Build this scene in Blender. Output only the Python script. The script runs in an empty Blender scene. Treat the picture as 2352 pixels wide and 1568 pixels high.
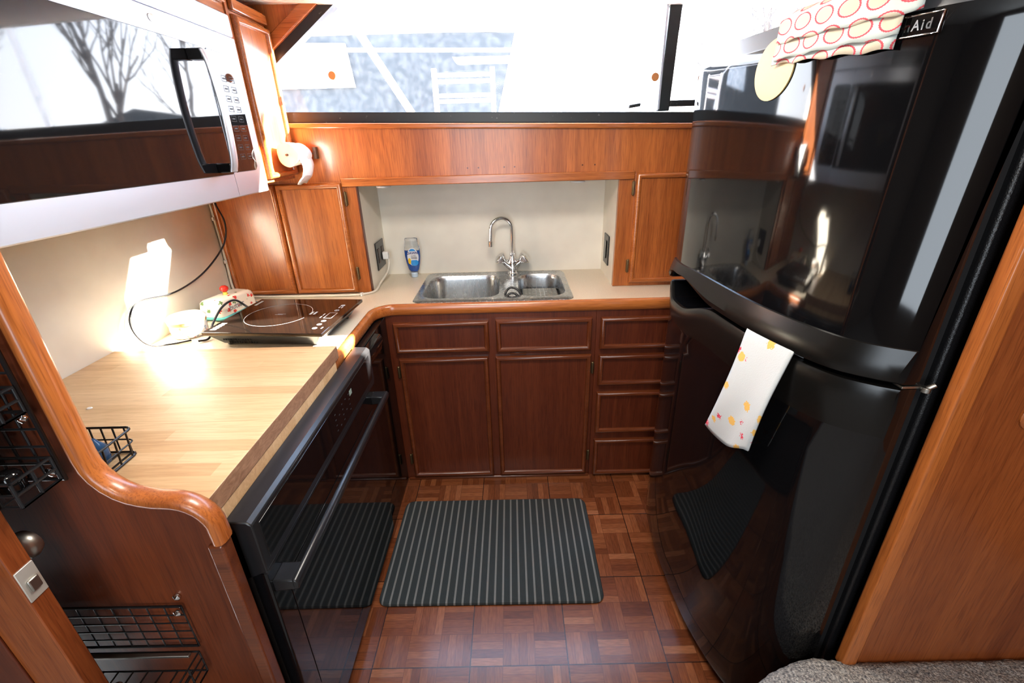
import bpy, bmesh, math, random
from mathutils import Vector, Matrix, noise
random.seed(7)
SC = bpy.context.scene
COL = SC.collection
R = math.radians
ORG = {}

# ------------------------------------------------------------------ materials
def mat(name, col=(.5,.5,.5), rough=.5, metal=0, coat=0, coat_r=.1, spec=.5, trans=0, ior=1.45, emit=None, alpha=1):
    m = bpy.data.materials.new(name); m.use_nodes = True
    b = m.node_tree.nodes['Principled BSDF']
    b.inputs['Base Color'].default_value = (*col, 1)
    b.inputs['Roughness'].default_value = rough
    b.inputs['Metallic'].default_value = metal
    b.inputs['Coat Weight'].default_value = coat
    b.inputs['Coat Roughness'].default_value = coat_r
    b.inputs['Specular IOR Level'].default_value = spec
    b.inputs['Transmission Weight'].default_value = trans
    b.inputs['IOR'].default_value = ior
    b.inputs['Alpha'].default_value = alpha
    if emit:
        b.inputs['Emission Color'].default_value = (*emit[0], 1); b.inputs['Emission Strength'].default_value = emit[1]
    return m

class NT:
    """small node-graph helper"""
    def __init__(s, m): s.m = m; s.t = m.node_tree; s.b = s.t.nodes['Principled BSDF']; s.tc = s.t.nodes.new('ShaderNodeTexCoord')
    def n(s, typ, **kw):
        o = s.t.nodes.new(typ)
        for k, v in kw.items():
            if hasattr(o, k): setattr(o, k, v)
            else: o.inputs[k].default_value = v
        return o
    def l(s, a, b): s.t.links.new(a, b)
    def map(s, scale=(1,1,1), loc=(0,0,0), rot=(0,0,0), src=None):
        o = s.n('ShaderNodeMapping'); o.inputs['Scale'].default_value = scale; o.inputs['Location'].default_value = loc; o.inputs['Rotation'].default_value = rot
        s.l(src or s.tc.outputs['Object'], o.inputs['Vector']); return o.outputs[0]
    def noise(s, vec, scale=5, detail=3, rough=.5, dist=0):
        o = s.n('ShaderNodeTexNoise'); o.inputs['Scale'].default_value = scale; o.inputs['Detail'].default_value = detail
        o.inputs['Roughness'].default_value = rough; o.inputs['Distortion'].default_value = dist
        s.l(vec, o.inputs['Vector']); return o.outputs[0]
    def ramp(s, fac, stops):
        o = s.n('ShaderNodeValToRGB'); e = o.color_ramp.elements
        while len(e) < len(stops): e.new(.5)
        for i, (p, c) in enumerate(stops):
            e[i].position = p; e[i].color = (*c, 1) if len(c) == 3 else c
        s.l(fac, o.inputs[0]); return o.outputs[0]
    def math(s, op, a, b=None, c=None):
        o = s.n('ShaderNodeMath', operation=op)
        for i, v in enumerate((a, b, c)):
            if v is None: continue
            if isinstance(v, (int, float)): o.inputs[i].default_value = v
            else: s.l(v, o.inputs[i])
        return o.outputs[0]
    def sep(s, vec=None):
        o = s.n('ShaderNodeSeparateXYZ'); s.l(vec or s.tc.outputs['Object'], o.inputs[0]); return o.outputs
    def comb(s, x, y, z=0.0):
        o = s.n('ShaderNodeCombineXYZ')
        for i, v in enumerate((x, y, z)):
            if isinstance(v, (int, float)): o.inputs[i].default_value = v
            else: s.l(v, o.inputs[i])
        return o.outputs[0]
    def mix(s, fac, a, b, blend='MIX'):
        o = s.n('ShaderNodeMix', data_type='RGBA', blend_type=blend)
        for i, v in ((0, fac), (6, a), (7, b)):
            if isinstance(v, (int, float)): o.inputs[i].default_value = v
            elif isinstance(v, tuple): o.inputs[i].default_value = (*v, 1)
            else: s.l(v, o.inputs[i])
        return o.outputs[2]
    def white(s, vec):
        o = s.n('ShaderNodeTexWhiteNoise', noise_dimensions='3D'); s.l(vec, o.inputs['Vector']); return o.outputs
    def bump(s, h, strength=.2, dist=.002):
        o = s.n('ShaderNodeBump'); o.inputs['Strength'].default_value = strength; o.inputs['Distance'].default_value = dist
        s.l(h, o.inputs['Height']); s.l(o.outputs[0], s.b.inputs['Normal'])
    def col(s, c): s.l(c, s.b.inputs['Base Color'])

def wood(name, dark, light, axis='z', rough=.33, coat=.35, fine=1.0):
    m = mat(name, light, rough, coat=coat, coat_r=.16); g = NT(m)
    sc = {'x': (.035,1,1), 'y': (1,.035,1), 'z': (1,1,.035)}[axis]
    v = g.map(sc)
    a = g.noise(v, 16, 3, .55, .6); b = g.noise(v, 190*fine, 3, .7)
    c = g.math('ADD', g.math('MULTIPLY', a, .62), g.math('MULTIPLY', b, .42))
    col = g.ramp(c, [(.36, dark), (.66, light)])
    pores = g.ramp(g.noise(g.map(sc), 420*fine, 1, .5), [(.36, (.55,.5,.5)), (.46, (1,1,1))])
    g.col(g.mix(.55, col, g.mix(1.0, col, pores, 'MULTIPLY')))
    g.bump(b, .06, .001)
    return m

M = {}
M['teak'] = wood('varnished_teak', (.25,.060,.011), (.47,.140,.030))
M['teak_x'] = wood('varnished_teak_horizontal', (.27,.070,.014), (.49,.155,.035), 'x', .26, .5)
M['teak_y'] = wood('varnished_teak_lengthwise', (.27,.070,.014), (.49,.155,.035), 'y', .26, .5)
M['teak_dark'] = wood('teak_base_shaded', (.066,.011,.0035), (.118,.024,.0075), rough=.36, coat=.25)  # teak darkened in colour for the light falloff towards the floor
M['teak_dark_x'] = wood('teak_base_rail', (.085,.018,.0055), (.155,.038,.011), 'x', .28, .4)  # rails and beads, darkened along with the base fronts
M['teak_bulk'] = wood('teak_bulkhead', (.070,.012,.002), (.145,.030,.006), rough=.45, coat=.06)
M['teak_panel'] = wood('teak_partition', (.17,.036,.008), (.31,.085,.021), 'z', .36, .25)
M['teak_seam'] = mat('dark_gap', (.012,.006,.004), .8)
M['cream'] = mat('cream_laminate', (.66,.60,.50), .38)
g = NT(M['cream']); g.col(g.ramp(g.noise(g.map(), 9, 2), [(.3,(.70,.655,.57)),(.7,(.76,.72,.63))]))
M['counter'] = mat('beige_laminate', (.62,.54,.41), .32)
g = NT(M['counter']); g.col(g.ramp(g.noise(g.map(), 260, 2), [(.35,(.58,.50,.385)),(.65,(.67,.59,.46))]))
M['ceiling'] = mat('white_headliner', (.8,.79,.76), .7)
M['salon'] = mat('pale_salon_lining', (.16,.12,.09), .7)
M['black_gloss'] = mat('gloss_black_enamel', (.0035,.0035,.004), .045, spec=.55)
M['black_door'] = mat('gloss_black_door', (.003,.003,.0035), .055, spec=.6)
g = NT(M['black_door']); g.bump(g.noise(g.map((1,1,.25)), 5, 1), .06, .01)
M['black_grip'] = mat('satin_black_grip', (.005,.0045,.004), .26, spec=.42)
M['door_cap'] = mat('door_cap_sky_sheen', (.05,.055,.062), .38, spec=1.0, coat=.8, coat_r=.35)  # grey-blue base paints in the bright reflection along the black door's top
M['black_satin'] = mat('satin_black_plastic', (.010,.010,.011), .28)
M['black_tex'] = mat('pebbled_black_steel', (.006,.006,.007), .33)
g = NT(M['black_tex']); g.bump(g.noise(g.map(), 420, 2), .5, .0015)
M['black_matte'] = mat('matte_black', (.008,.008,.009), .6)
M['steel'] = mat('brushed_steel', (.62,.65,.72), .38, .85)
g = NT(M['steel']); r_ = g.n('ShaderNodeMapRange'); g.l(g.noise(g.map((1,.01,1)), 300, 2), r_.inputs[0]); r_.inputs[3].default_value=.34; r_.inputs[4].default_value=.42; g.l(r_.outputs[0], g.b.inputs['Roughness'])
M['sink'] = mat('sink_steel', (.50,.51,.52), .26, 1)
g = NT(M['sink']); r_ = g.n('ShaderNodeMapRange'); g.l(g.noise(g.map((1,1,.2)), 90, 2), r_.inputs[0]); r_.inputs[3].default_value=.24; r_.inputs[4].default_value=.30; g.l(r_.outputs[0], g.b.inputs['Roughness'])
M['chrome'] = mat('chrome', (.78,.79,.80), .07, 1)
M['chrome_dull'] = mat('dull_latch_steel', (.42,.40,.36), .36, 1)
M['brass'] = mat('aged_brass', (.17,.12,.06), .42, .9)
M['mw_glass'] = mat('dark_oven_glass', (.006,.006,.007), .035, spec=.75)
M['white'] = mat('white_plastic', (.78,.77,.74), .35)
M['cable'] = mat('off_white_cable', (.66,.61,.52), .45)
M['white_mark'] = mat('white_print', (.42,.42,.42), .5)
M['faint_mark'] = mat('faint_grey_print', (.035,.035,.038), .6, spec=.2)
M['grey_mark'] = mat('grey_print', (.22,.22,.23), .5)
M['cooktop'] = mat('ceramic_cooktop_glass', (.006,.004,.003), .04, spec=.8)
M['frame_black'] = mat('black_window_frame', (.012,.014,.015), .4)
g = NT(M['frame_black']); g.col(g.ramp(g.noise(g.map(), 60, 3), [(.68,(.012,.014,.015)),(.72,(.09,.09,.09))]))
M['paper'] = mat('paper_towel', (.86,.86,.85), .9)
M['red'] = mat('red_glaze', (.62,.03,.02), .2)
M['yellow'] = mat('yellow_glaze', (.8,.5,.06), .25)
M['teal'] = mat('teal_glaze', (.10,.47,.47), .25)
M['tan'] = mat('bamboo', (.46,.26,.11), .5)
M['orange_spot'] = mat('orange_pad', (.55,.22,.07), .6)
M['pale_yellow'] = mat('pale_yellow_disc', (.56,.40,.16), .35)
M['brown'] = mat('brown_bracket', (.10,.055,.035), .5)
M['clear'] = mat('clear_plastic', (.93,.95,.97), .06, trans=1, ior=1.25)
M['blue_soap'] = mat('blue_dish_soap', (.012,.09,.42), .08, coat=.6)
M['label_white'] = mat('label_white', (.72,.73,.75), .4)
M['label_blue'] = mat('label_blue', (.02,.24,.60), .4)
M['label_navy'] = mat('label_navy', (.01,.015,.16), .4)
M['label_yellow'] = mat('label_yellow', (.75,.47,.02), .4)
M['blue_cloth'] = mat('blue_sponge', (.06,.22,.36), .8)
M['blue_item'] = mat('navy_glass', (.02,.06,.14), .15)
M['grille'] = mat('sink_grid_grey', (.30,.30,.27), .4)
M['wire'] = mat('black_coated_wire', (.008,.008,.009), .3)

# window glass: clear, faintly dusty
m = bpy.data.materials.new('window_glass'); m.use_nodes = True; t = m.node_tree; t.nodes.clear()
out = t.nodes.new('ShaderNodeOutputMaterial'); tr = t.nodes.new('ShaderNodeBsdfTransparent'); gl = t.nodes.new('ShaderNodeBsdfGlossy'); gl.inputs['Roughness'].default_value = .02
tl = t.nodes.new('ShaderNodeBsdfTranslucent'); tl.inputs['Color'].default_value = (.9,.93,1,1)
a = t.nodes.new('ShaderNodeMixShader'); a.inputs[0].default_value = .008; b2 = t.nodes.new('ShaderNodeMixShader')
tcn = t.nodes.new('ShaderNodeTexCoord'); nz = t.nodes.new('ShaderNodeTexNoise'); nz.inputs['Scale'].default_value = 40; nz.inputs['Detail'].default_value = 5
mr = t.nodes.new('ShaderNodeMapRange'); mr.inputs[1].default_value = .4; mr.inputs[2].default_value = .8; mr.inputs[3].default_value = .003; mr.inputs[4].default_value = .015
t.links.new(tcn.outputs['Object'], nz.inputs['Vector']); t.links.new(nz.outputs[0], mr.inputs[0]); t.links.new(mr.outputs[0], b2.inputs[0])
t.links.new(tr.outputs[0], a.inputs[1]); t.links.new(gl.outputs[0], a.inputs[2])
t.links.new(a.outputs[0], b2.inputs[1]); t.links.new(tl.outputs[0], b2.inputs[2]); t.links.new(b2.outputs[0], out.inputs[0])
M['glass'] = m

# parquet: 0.31 m tiles of finger mosaic
m = mat('parquet', (.3,.12,.05), .27, coat=.25, coat_r=.15); g = NT(m); M['parquet'] = m
s = g.sep(); T = .31; C = T/3
u = g.math('DIVIDE', g.math('ADD', s[0], .165 + 10*T), C); v = g.math('DIVIDE', g.math('ADD', s[1], -.894 + 10*T), C)
# staggered finger blocks (two cells long) inside every tile
def blk(u, v, q):
    fu, fv = g.math('FLOOR', u), g.math('FLOOR', v)
    par = g.math('MODULO', g.math('ADD', g.math('ADD', fu, fv), q), 2.0)
    par = g.math('GREATER_THAN', par, .5)
    lu, lv = g.math('FRACT', u), g.math('FRACT', v)
    inv = g.math('SUBTRACT', 1.0, par)
    acr = g.math('ADD', g.math('MULTIPLY', par, lu), g.math('MULTIPLY', inv, lv))
    alg = g.math('ADD', g.math('MULTIPLY', par, lv), g.math('MULTIPLY', inv, lu))
    strip = g.math('FLOOR', g.math('MULTIPLY', acr, 4.0))
    rnd = g.white(g.comb(fu, fv, g.math('ADD', strip, g.math('MULTIPLY', par, 7.0))))
    sf = g.math('FRACT', g.math('MULTIPLY', acr, 4.0))
    seam = g.math('MINIMUM', g.math('MINIMUM', sf, g.math('SUBTRACT', 1.0, sf)), g.math('MULTIPLY', g.math('MINIMUM', alg, g.math('SUBTRACT', 1.0, alg)), 4.0))
    return rnd, seam, par
rnd, seam, par = blk(u, v, 0.0)
base = g.ramp(rnd[0], [(0,(.11,.030,.010)), (.3,(.155,.045,.015)), (.75,(.20,.064,.022)), (.95,(.25,.088,.033)), (1,(.29,.12,.056))])
gr = g.noise(g.map((30,220,1)), 1.0, 3); gr2 = g.noise(g.map((220,30,1)), 1.0, 3)
grain = g.mix(par, gr, gr2)
grs = g.ramp(grain, [(.3,(.72,.68,.66)),(.7,(1.12,1.1,1.1))])
base = g.mix(1.0, base, grs, 'MULTIPLY')
sm = g.math('LESS_THAN', seam, .035)
tu = g.math('FRACT', g.math('DIVIDE', u, 3.0)); tv = g.math('FRACT', g.math('DIVIDE', v, 3.0))
te = g.math('MINIMUM', g.math('MINIMUM', tu, g.math('SUBTRACT', 1.0, tu)), g.math('MINIMUM', tv, g.math('SUBTRACT', 1.0, tv)))
tm = g.math('LESS_THAN', te, .006)
c1 = g.mix(g.math('MULTIPLY', sm, .55), base, (.05,.015,.006))
g.col(g.mix(g.math('MULTIPLY', tm, .85), c1, (.02,.008,.004)))
g.bump(g.math('ADD', g.math('MULTIPLY', rnd[0], .5), g.math('MULTIPLY', g.math('SUBTRACT', 1.0, tm), 1.0)), .25, .002)

# butcher block: long staves across the counter, end grain on its side
def staves(name, dark, light, mid):
    m = mat(name, light, .42, coat=.08); g = NT(m); s = g.sep()
    row = g.math('FLOOR', g.math('DIVIDE', g.math('ADD', s[1], 3.0), .0385))
    r1 = g.white(g.comb(row, 3.0, 1.0))[0]
    seg = g.math('FLOOR', g.math('DIVIDE', g.math('ADD', s[0], g.math('MULTIPLY', r1, .6)), .42))
    rr = g.white(g.comb(row, seg, 5.0))[0]
    c = g.ramp(rr, [(0, dark), (.5, mid), (1, light)])
    f = g.noise(g.map((3,45,30)), 2.5, 4, .6, 1.2)
    c = g.mix(1.0, c, g.ramp(f, [(.3,(.86,.8,.74)),(.62,(1.06,1.04,1.02))]), 'MULTIPLY')
    st = g.noise(g.map((1.2,22,10), loc=(.4,.2,0)), 1.6, 2, .5, 1.0)
    g.col(g.mix(g.ramp(st, [(.70,(0,0,0)),(.78,(.6,.6,.6))]), c, (.36,.19,.08)))
    return m
M['block'] = staves('butcher_block', (.54,.34,.175), (.68,.48,.28), (.62,.42,.23))
M['block_end'] = mat('butcher_block_end_grain', (.27,.14,.075), .5)
g = NT(M['block_end']); g.col(g.ramp(g.noise(g.map((60,26,70), rot=(.5,0,0)), 1.0, 4, .6, 1.5), [(.3,(.20,.095,.05)),(.7,(.36,.20,.115))]))

# striped mat
m = mat('striped_mat_fabric', (.03,.03,.03), .85); g = NT(m); s = g.sep(); M['mat'] = m
st = g.math('FRACT', g.math('DIVIDE', g.math('ADD', s[0], 1.0), .0288))
on = g.math('LESS_THAN', g.math('ABSOLUTE', g.math('SUBTRACT', st, .5)), .12)
wv = g.math('MULTIPLY', g.math('SINE', g.math('MULTIPLY', g.math('ADD', s[0], s[1]), 1700.0)), g.math('SINE', g.math('MULTIPLY', g.math('SUBTRACT', s[1], s[0]), 1700.0)))
wv2 = g.math('ADD', .75, g.math('MULTIPLY', wv, .35))
cc = g.mix(on, (.026,.034,.037), (.20,.205,.20))
g.col(g.mix(1.0, cc, g.comb(wv2, wv2, wv2), 'MULTIPLY')); g.bump(wv, .4, .001)

# carpet
m = mat('grey_loop_carpet', (.3,.3,.3), .95); g = NT(m); M['carpet'] = m
g.col(g.ramp(g.noise(g.map(), 190, 3, .7), [(.35,(.07,.07,.08)),(.5,(.26,.25,.24)),(.66,(.50,.47,.43))]))
g.bump(g.noise(g.map(), 260, 2), .8, .006)

# towel with scalloped pink rings (on the fridge door plane: y, z)
m = mat('ringed_towel', (.8,.8,.8), .9); g = NT(m); M['towel_rings'] = m; s = g.sep()
uu = g.math('DIVIDE', s[1], .047); vv = g.math('DIVIDE', s[2], .034)
rowi = g.math('FLOOR', vv); uu = g.math('ADD', uu, g.math('MULTIPLY', g.math('MODULO', g.math('ABSOLUTE', rowi), 2.0), .5))
du = g.math('SUBTRACT', g.math('FRACT', uu), .5); dv = g.math('SUBTRACT', g.math('FRACT', vv), .5)
ang = g.math('ARCTAN2', dv, du); rad = g.math('SQRT', g.math('ADD', g.math('MULTIPLY', du, du), g.math('MULTIPLY', dv, dv)))
rad = g.math('ADD', rad, g.math('MULTIPLY', g.math('COSINE', g.math('MULTIPLY', ang, 26.0)), .008))
ring = g.math('LESS_THAN', g.math('ABSOLUTE', g.math('SUBTRACT', rad, .38)), .034); ins = g.math('LESS_THAN', rad, .33)
c = g.mix(g.math('MULTIPLY', ins, .8), (.48,.54,.52), (.56,.47,.33)); g.col(g.mix(ring, c, (.62,.08,.10)))
g.bump(g.noise(g.map(), 500, 1), .3, .001)
# towel with pink and yellow blossoms
m = mat('blossom_towel', (.8,.8,.8), .9); g = NT(m); M['towel_blossom'] = m
vo = g.n('ShaderNodeTexVoronoi'); vo.inputs['Scale'].default_value = 27; vo.inputs['Randomness'].default_value = .8; mp = g.map((.001,1,.9)); g.l(mp, vo.inputs['Vector'])
vc = g.n('ShaderNodeSeparateColor'); g.l(vo.outputs['Color'], vc.inputs[0])
dd = g.math('ADD', vo.outputs['Distance'], g.math('MULTIPLY', g.math('SUBTRACT', g.noise(g.map(), 240, 1), .5), .30))
ringp = g.math('MULTIPLY', g.math('LESS_THAN', g.math('ABSOLUTE', g.math('SUBTRACT', dd, .27)), .065), g.math('GREATER_THAN', vc.outputs[0], .45))
yel = g.math('MULTIPLY', g.math('LESS_THAN', dd, .29), g.math('LESS_THAN', vc.outputs[0], .28))
c = g.mix(ringp, (.52,.54,.54), (.62,.04,.07)); g.col(g.mix(g.math('MULTIPLY', yel, .9), c, (.75,.40,.05)))
g.bump(g.noise(g.map(), 420, 1), .35, .001)
# floral ceramic
def floral(name, base, spots, scale, thr):
    m = mat(name, base, .15); g = NT(m)
    vo = g.n('ShaderNodeTexVoronoi'); vo.inputs['Scale'].default_value = scale; g.l(g.map(), vo.inputs['Vector'])
    vc = g.n('ShaderNodeSeparateColor'); g.l(vo.outputs['Color'], vc.inputs[0])
    dn = g.math('ADD', vo.outputs['Distance'], g.math('MULTIPLY', g.math('SUBTRACT', g.noise(g.map(), scale*4, 2), .5), .9))
    a = g.math('MULTIPLY', g.math('LESS_THAN', dn, .3), g.math('GREATER_THAN', vc.outputs[0], thr))
    b = g.math('MULTIPLY', g.math('LESS_THAN', dn, .33), g.math('LESS_THAN', vc.outputs[0], (1-thr)*.7))
    g.col(g.mix(b, g.mix(a, base, spots[0]), spots[1])); return m
M['floral'] = floral('floral_glaze', (.78,.74,.64), ((.65,.05,.04), (.14,.22,.08)), 42, .7)
M['floral_pink'] = floral('faded_floral_print', (.80,.76,.70), ((.70,.30,.25), (.35,.42,.50)), 70, .5)

# ------------------------------------------------------------------ mesh helpers
def box(bm, a, b, mi=0):
    x0,y0,z0 = [min(p,q) for p,q in zip(a,b)]; x1,y1,z1 = [max(p,q) for p,q in zip(a,b)]
    v = [bm.verts.new(p) for p in ((x0,y0,z0),(x1,y0,z0),(x1,y1,z0),(x0,y1,z0),(x0,y0,z1),(x1,y0,z1),(x1,y1,z1),(x0,y1,z1))]
    fs = [bm.faces.new([v[i] for i in q]) for q in ((3,2,1,0),(4,5,6,7),(0,1,5,4),(1,2,6,5),(2,3,7,6),(3,0,4,7))]
    for f in fs: f.material_index = mi
    return v, fs
def prism(bm, pts, d, mi=0):
    """pts: 3-D polygon, extruded by vector d"""
    d = Vector(d); a = [bm.verts.new(p) for p in pts]; b = [bm.verts.new(Vector(p)+d) for p in pts]
    n = len(pts); fs = [bm.faces.new(a[::-1]), bm.faces.new(b)]
    for i in range(n): fs.append(bm.faces.new((a[i], a[(i+1)%n], b[(i+1)%n], b[i])))
    for f in fs: f.material_index = mi
    return fs
def skin(bm, rings, closed_u=True, cap=True, mi=0):
    V = [[bm.verts.new(p) for p in r] for r in rings]; n = len(rings[0])
    for i in range(len(V)-1):
        for j in range(n if closed_u else n-1):
            f = bm.faces.new((V[i][j], V[i][(j+1)%n], V[i+1][(j+1)%n], V[i+1][j])); f.material_index = mi
    if cap and closed_u:
        bm.faces.new(V[0][::-1]).material_index = mi; bm.faces.new(V[-1]).material_index = mi
    return V
def frames(path, closed=False):
    P = [Vector(p) for p in path]; n = len(P); T = []
    for i in range(n):
        a = P[(i-1)%n] if (closed or i) else P[i]; b = P[(i+1)%n] if (closed or i < n-1) else P[i]
        T.append((b-a).normalized())
    up = Vector((0,0,1)) if abs(T[0].z) < .9 else Vector((1,0,0))
    N = []; nn = (up - T[0]*up.dot(T[0])).normalized()
    for i in range(n):
        nn = (nn - T[i]*nn.dot(T[i])).normalized(); N.append(nn)
    return P, T, N
def tube(bm, path, r, seg=8, closed=False, flat=1.0, mi=0):
    P, T, N = frames(path, closed); rings = []
    for i, p in enumerate(P):
        rr = r[i] if isinstance(r, (list, tuple)) else r; B = T[i].cross(N[i])
        rings.append([p + (N[i]*math.cos(a)*flat + B*math.sin(a))*rr for a in [2*math.pi*k/seg for k in range(seg)]])
    if closed: rings.append(rings[0])
    skin(bm, rings, True, not closed, mi)
    if closed: bmesh.ops.remove_doubles(bm, verts=bm.verts, dist=1e-6)
def smooth_path(pts, n=8):
    P = [Vector(p) for p in pts]; P = [P[0]*2-P[1]] + P + [P[-1]*2-P[-2]]; out = []
    for i in range(1, len(P)-2):
        for k in range(n):
            t = k/n; a,b,c,d = P[i-1:i+3]
            out.append(.5*((2*b)+(c-a)*t+(2*a-5*b+4*c-d)*t*t+(-a+3*b-3*c+d)*t**3))
    out.append(P[-2]); return out
def lathe(bm, prof, c, axis='z', seg=24, mi=0, sx=1, sy=1, frame=None):
    rings = []
    c = Vector(c)
    if frame: A, X, Y = frame
    else: A, X, Y = {'z': (Vector((0,0,1)),Vector((1,0,0)),Vector((0,1,0))), 'x': (Vector((1,0,0)),Vector((0,1,0)),Vector((0,0,1))), 'y': (Vector((0,1,0)),Vector((0,0,1)),Vector((1,0,0)))}[axis]
    for r, h in prof:
        r = max(r, 1e-4)
        rings.append([c + A*h + X*(math.cos(a)*r*sx) + Y*(math.sin(a)*r*sy) for a in [2*math.pi*k/seg for k in range(seg)]])
    skin(bm, rings, True, True, mi)
def rrect(cx, cy, w, h, r, n=5):
    out = []
    for (sx, sy, a0) in ((1,1,0),(-1,1,90),(-1,-1,180),(1,-1,270)):
        for k in range(n+1):
            a = R(a0+90*k/n); out.append((cx+sx*(w/2-r)+r*math.cos(a), cy+sy*(h/2-r)+r*math.sin(a)))
    return out
def mitre(bm, O, U, V, W, w, h, prof, mi=0):
    """closed rectangular moulding; prof = (inset, height) points"""
    O,U,V,W = map(Vector,(O,U,V,W)); cs = ((0,0,1,1),(w,0,-1,1),(w,h,-1,-1),(0,h,1,-1))
    rings = [[O+U*(x+sx*d)+V*(y+sy*d)+W*k for d,k in prof] for x,y,sx,sy in cs]; rings.append(rings[0])
    skin(bm, rings, True, False, mi); bmesh.ops.remove_doubles(bm, verts=bm.verts, dist=1e-6)
BM = bmesh.new
def tilt(bm, k):
    for v in bm.verts: v.co.z += k*v.co.x

def obj(name, bm, m, parent=None, bevel=0, smooth=30, seg=2, subsurf=0):
    me = bpy.data.meshes.new(name)
    bmesh.ops.recalc_face_normals(bm, faces=bm.faces)
    org = Vector(ORG.get(parent.name, (0,0,0))) if parent else None
    if parent is None:
        lo = Vector([min(v.co[i] for v in bm.verts) for i in range(3)]); hi = Vector([max(v.co[i] for v in bm.verts) for i in range(3)])
        org = Vector((0,0,0))
    bm.transform(Matrix.Translation(-org)); bm.to_mesh(me); bm.free()
    for k in (m if isinstance(m, (list, tuple)) else [m]): me.materials.append(k)
    o = bpy.data.objects.new(name, me); COL.objects.link(o)
    if smooth:
        for p in me.polygons: p.use_smooth = True
        me.set_sharp_from_angle(angle=R(smooth))
    if bevel:
        b = o.modifiers.new('bevel', 'BEVEL'); b.width = bevel; b.segments = seg; b.limit_method = 'ANGLE'; b.angle_limit = R(40); b.harden_normals = False
    if subsurf:
        b = o.modifiers.new('sub', 'SUBSURF'); b.levels = subsurf; b.render_levels = subsurf
    if parent: o.parent = parent; ORG[o.name] = org
    else: ORG[o.name] = org
    return o
def thing(name, label, cat, loc, group=None):
    o = bpy.data.objects.new(name, None); COL.objects.link(o); o.location = loc; o.empty_display_size = .05
    o['label'] = label; o['category'] = cat
    if group: o['group'] = group
    ORG[o.name] = Vector(loc); return o
def tag(o, label, cat, group=None, kind=None):
    o['label'] = label; o['category'] = cat
    if group: o['group'] = group
    if kind: o['kind'] = kind
    return o
def struct(name, bm, m, label=None, **kw):
    o = obj(name, bm, m, None, **kw); o['kind'] = 'structure'
    if label: o['label'] = label
    return o
def text(name, s, size, M4, m, parent, depth=.0004, sx=1):
    cu = bpy.data.curves.new(name, 'FONT'); cu.body = s; cu.size = size; cu.extrude = depth; cu.align_x = 'CENTER'; cu.align_y = 'CENTER'; cu.offset = size*.02
    tmp = bpy.data.objects.new(name+'_tmp', cu); COL.objects.link(tmp)
    dg = bpy.context.evaluated_depsgraph_get(); dg.update(); me = bpy.data.meshes.new_from_object(tmp.evaluated_get(dg))
    bpy.data.objects.remove(tmp)
    me.transform(M4 @ Matrix.Diagonal((sx,1,1,1))); me.transform(Matrix.Translation(-ORG[parent.name])); me.materials.clear(); me.materials.append(m)
    o = bpy.data.objects.new(name, me); COL.objects.link(o); o.parent = parent; ORG[o.name] = ORG[parent.name]; return o
def basis(O, U, V, W):
    return Matrix(((U[0],V[0],W[0],O[0]),(U[1],V[1],W[1],O[1]),(U[2],V[2],W[2],O[2]),(0,0,0,1)))

BEAD = [(0,0),(0,.010),(.002,.016),(.006,.020),(.011,.021),(.016,.019),(.0195,.014),(.021,.008),(.021,0)]
def panel_front(name, parent, O, U, V, W, w, h, m_panel, m_bead, hinge=None):
    """raised-bead cabinet front; O = lower corner on the frame plane, W = outward"""
    bm = BM(); O,U,V,W = map(Vector,(O,U,V,W))
    prism(bm, [O+U*.004+V*.004, O+U*(w-.004)+V*.004, O+U*(w-.004)+V*(h-.004), O+U*.004+V*(h-.004)], W*.008)
    d = obj(name, bm, m_panel, parent)
    bm = BM(); mitre(bm, O+W*.0005, U, V, W, w, h, BEAD); obj('moulding', bm, m_bead, d, smooth=50)
    if hinge:
        side, hs = hinge
        for z in hs:
            bm = BM(); x = -.009 if side == 'l' else w+.009
            c = O+U*x+V*z
            prism(bm, [c-U*.006-V*.026, c+U*.006-V*.026, c+U*.006+V*.026, c-U*.006+V*.026], W*.004)
            tube(bm, [c+W*.007-V*.030, c+W*.007-V*.026, c+W*.007+V*.026, c+W*.007+V*.030], [.002,.005,.005,.002], 8)
            obj('hinge', bm, M['brass'], d, bevel=.001)
    return d
X,Y,Z = Vector((1,0,0)),Vector((0,1,0)),Vector((0,0,1))

# ------------------------------------------------------------------ the setting
YC = 1.778; YU = 1.965; YB = 2.265; XL = -1.25; XR = 1.45; ZC = .90
K = -.0240
bm = BM(); box(bm, (XL-.02,.5,-.05), (XR+.02,1.83,0)); struct('floor', bm, M['parquet'], 'varnished finger parquet galley floor')
bm = BM()
box(bm, (XL-.04,.60,0), (XL,2.3,2.0)); struct('wall_left', bm, M['cream'], 'cream laminate splashback wall behind the butcher block')
bm = BM(); box(bm, (XR,-2.5,0), (XR+.04,2.02,2.35)); struct('wall_outer', bm, M['teak'], 'outer side wall behind the fridge')
# back wall: teak panel over the alcove, sill bead; top follows the sheer of the boat
bm = BM(); box(bm, (XL,YU,1.372), (XR,YU+.012,1.556)); 
for v in bm.verts:
    if v.co.z > 1.5: v.co.z += K*v.co.x
box(bm, (XL,2.30,0), (XR,2.34,1.56)); wb = struct('wall_back', bm, M['teak'], 'teak panel between the window and the sink alcove')
for x in (-.172,-.128,-.024,.018,.292,.342):
    bm = BM(); lathe(bm, [(.0,0),(.0032,0),(.0032,.0006),(.0,.0008)], (x,YU-.0002,1.412), frame=(-Y,X,Z), seg=10); obj('filled_screw_hole', bm, M['teak_dark_x'], wb)
bm = BM(); box(bm, (XL,YU-.012,1.552), (XR,YU+.05,1.572)); tilt(bm,K); struct('trim_1', bm, M['teak_x'], bevel=.005, seg=3)
bm = BM(); box(bm, (XL,YU-.02,1.5515), (XR,YU+.06,1.5755)); 
for v in bm.verts: v.co.z = v.co.z-.0005
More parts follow.
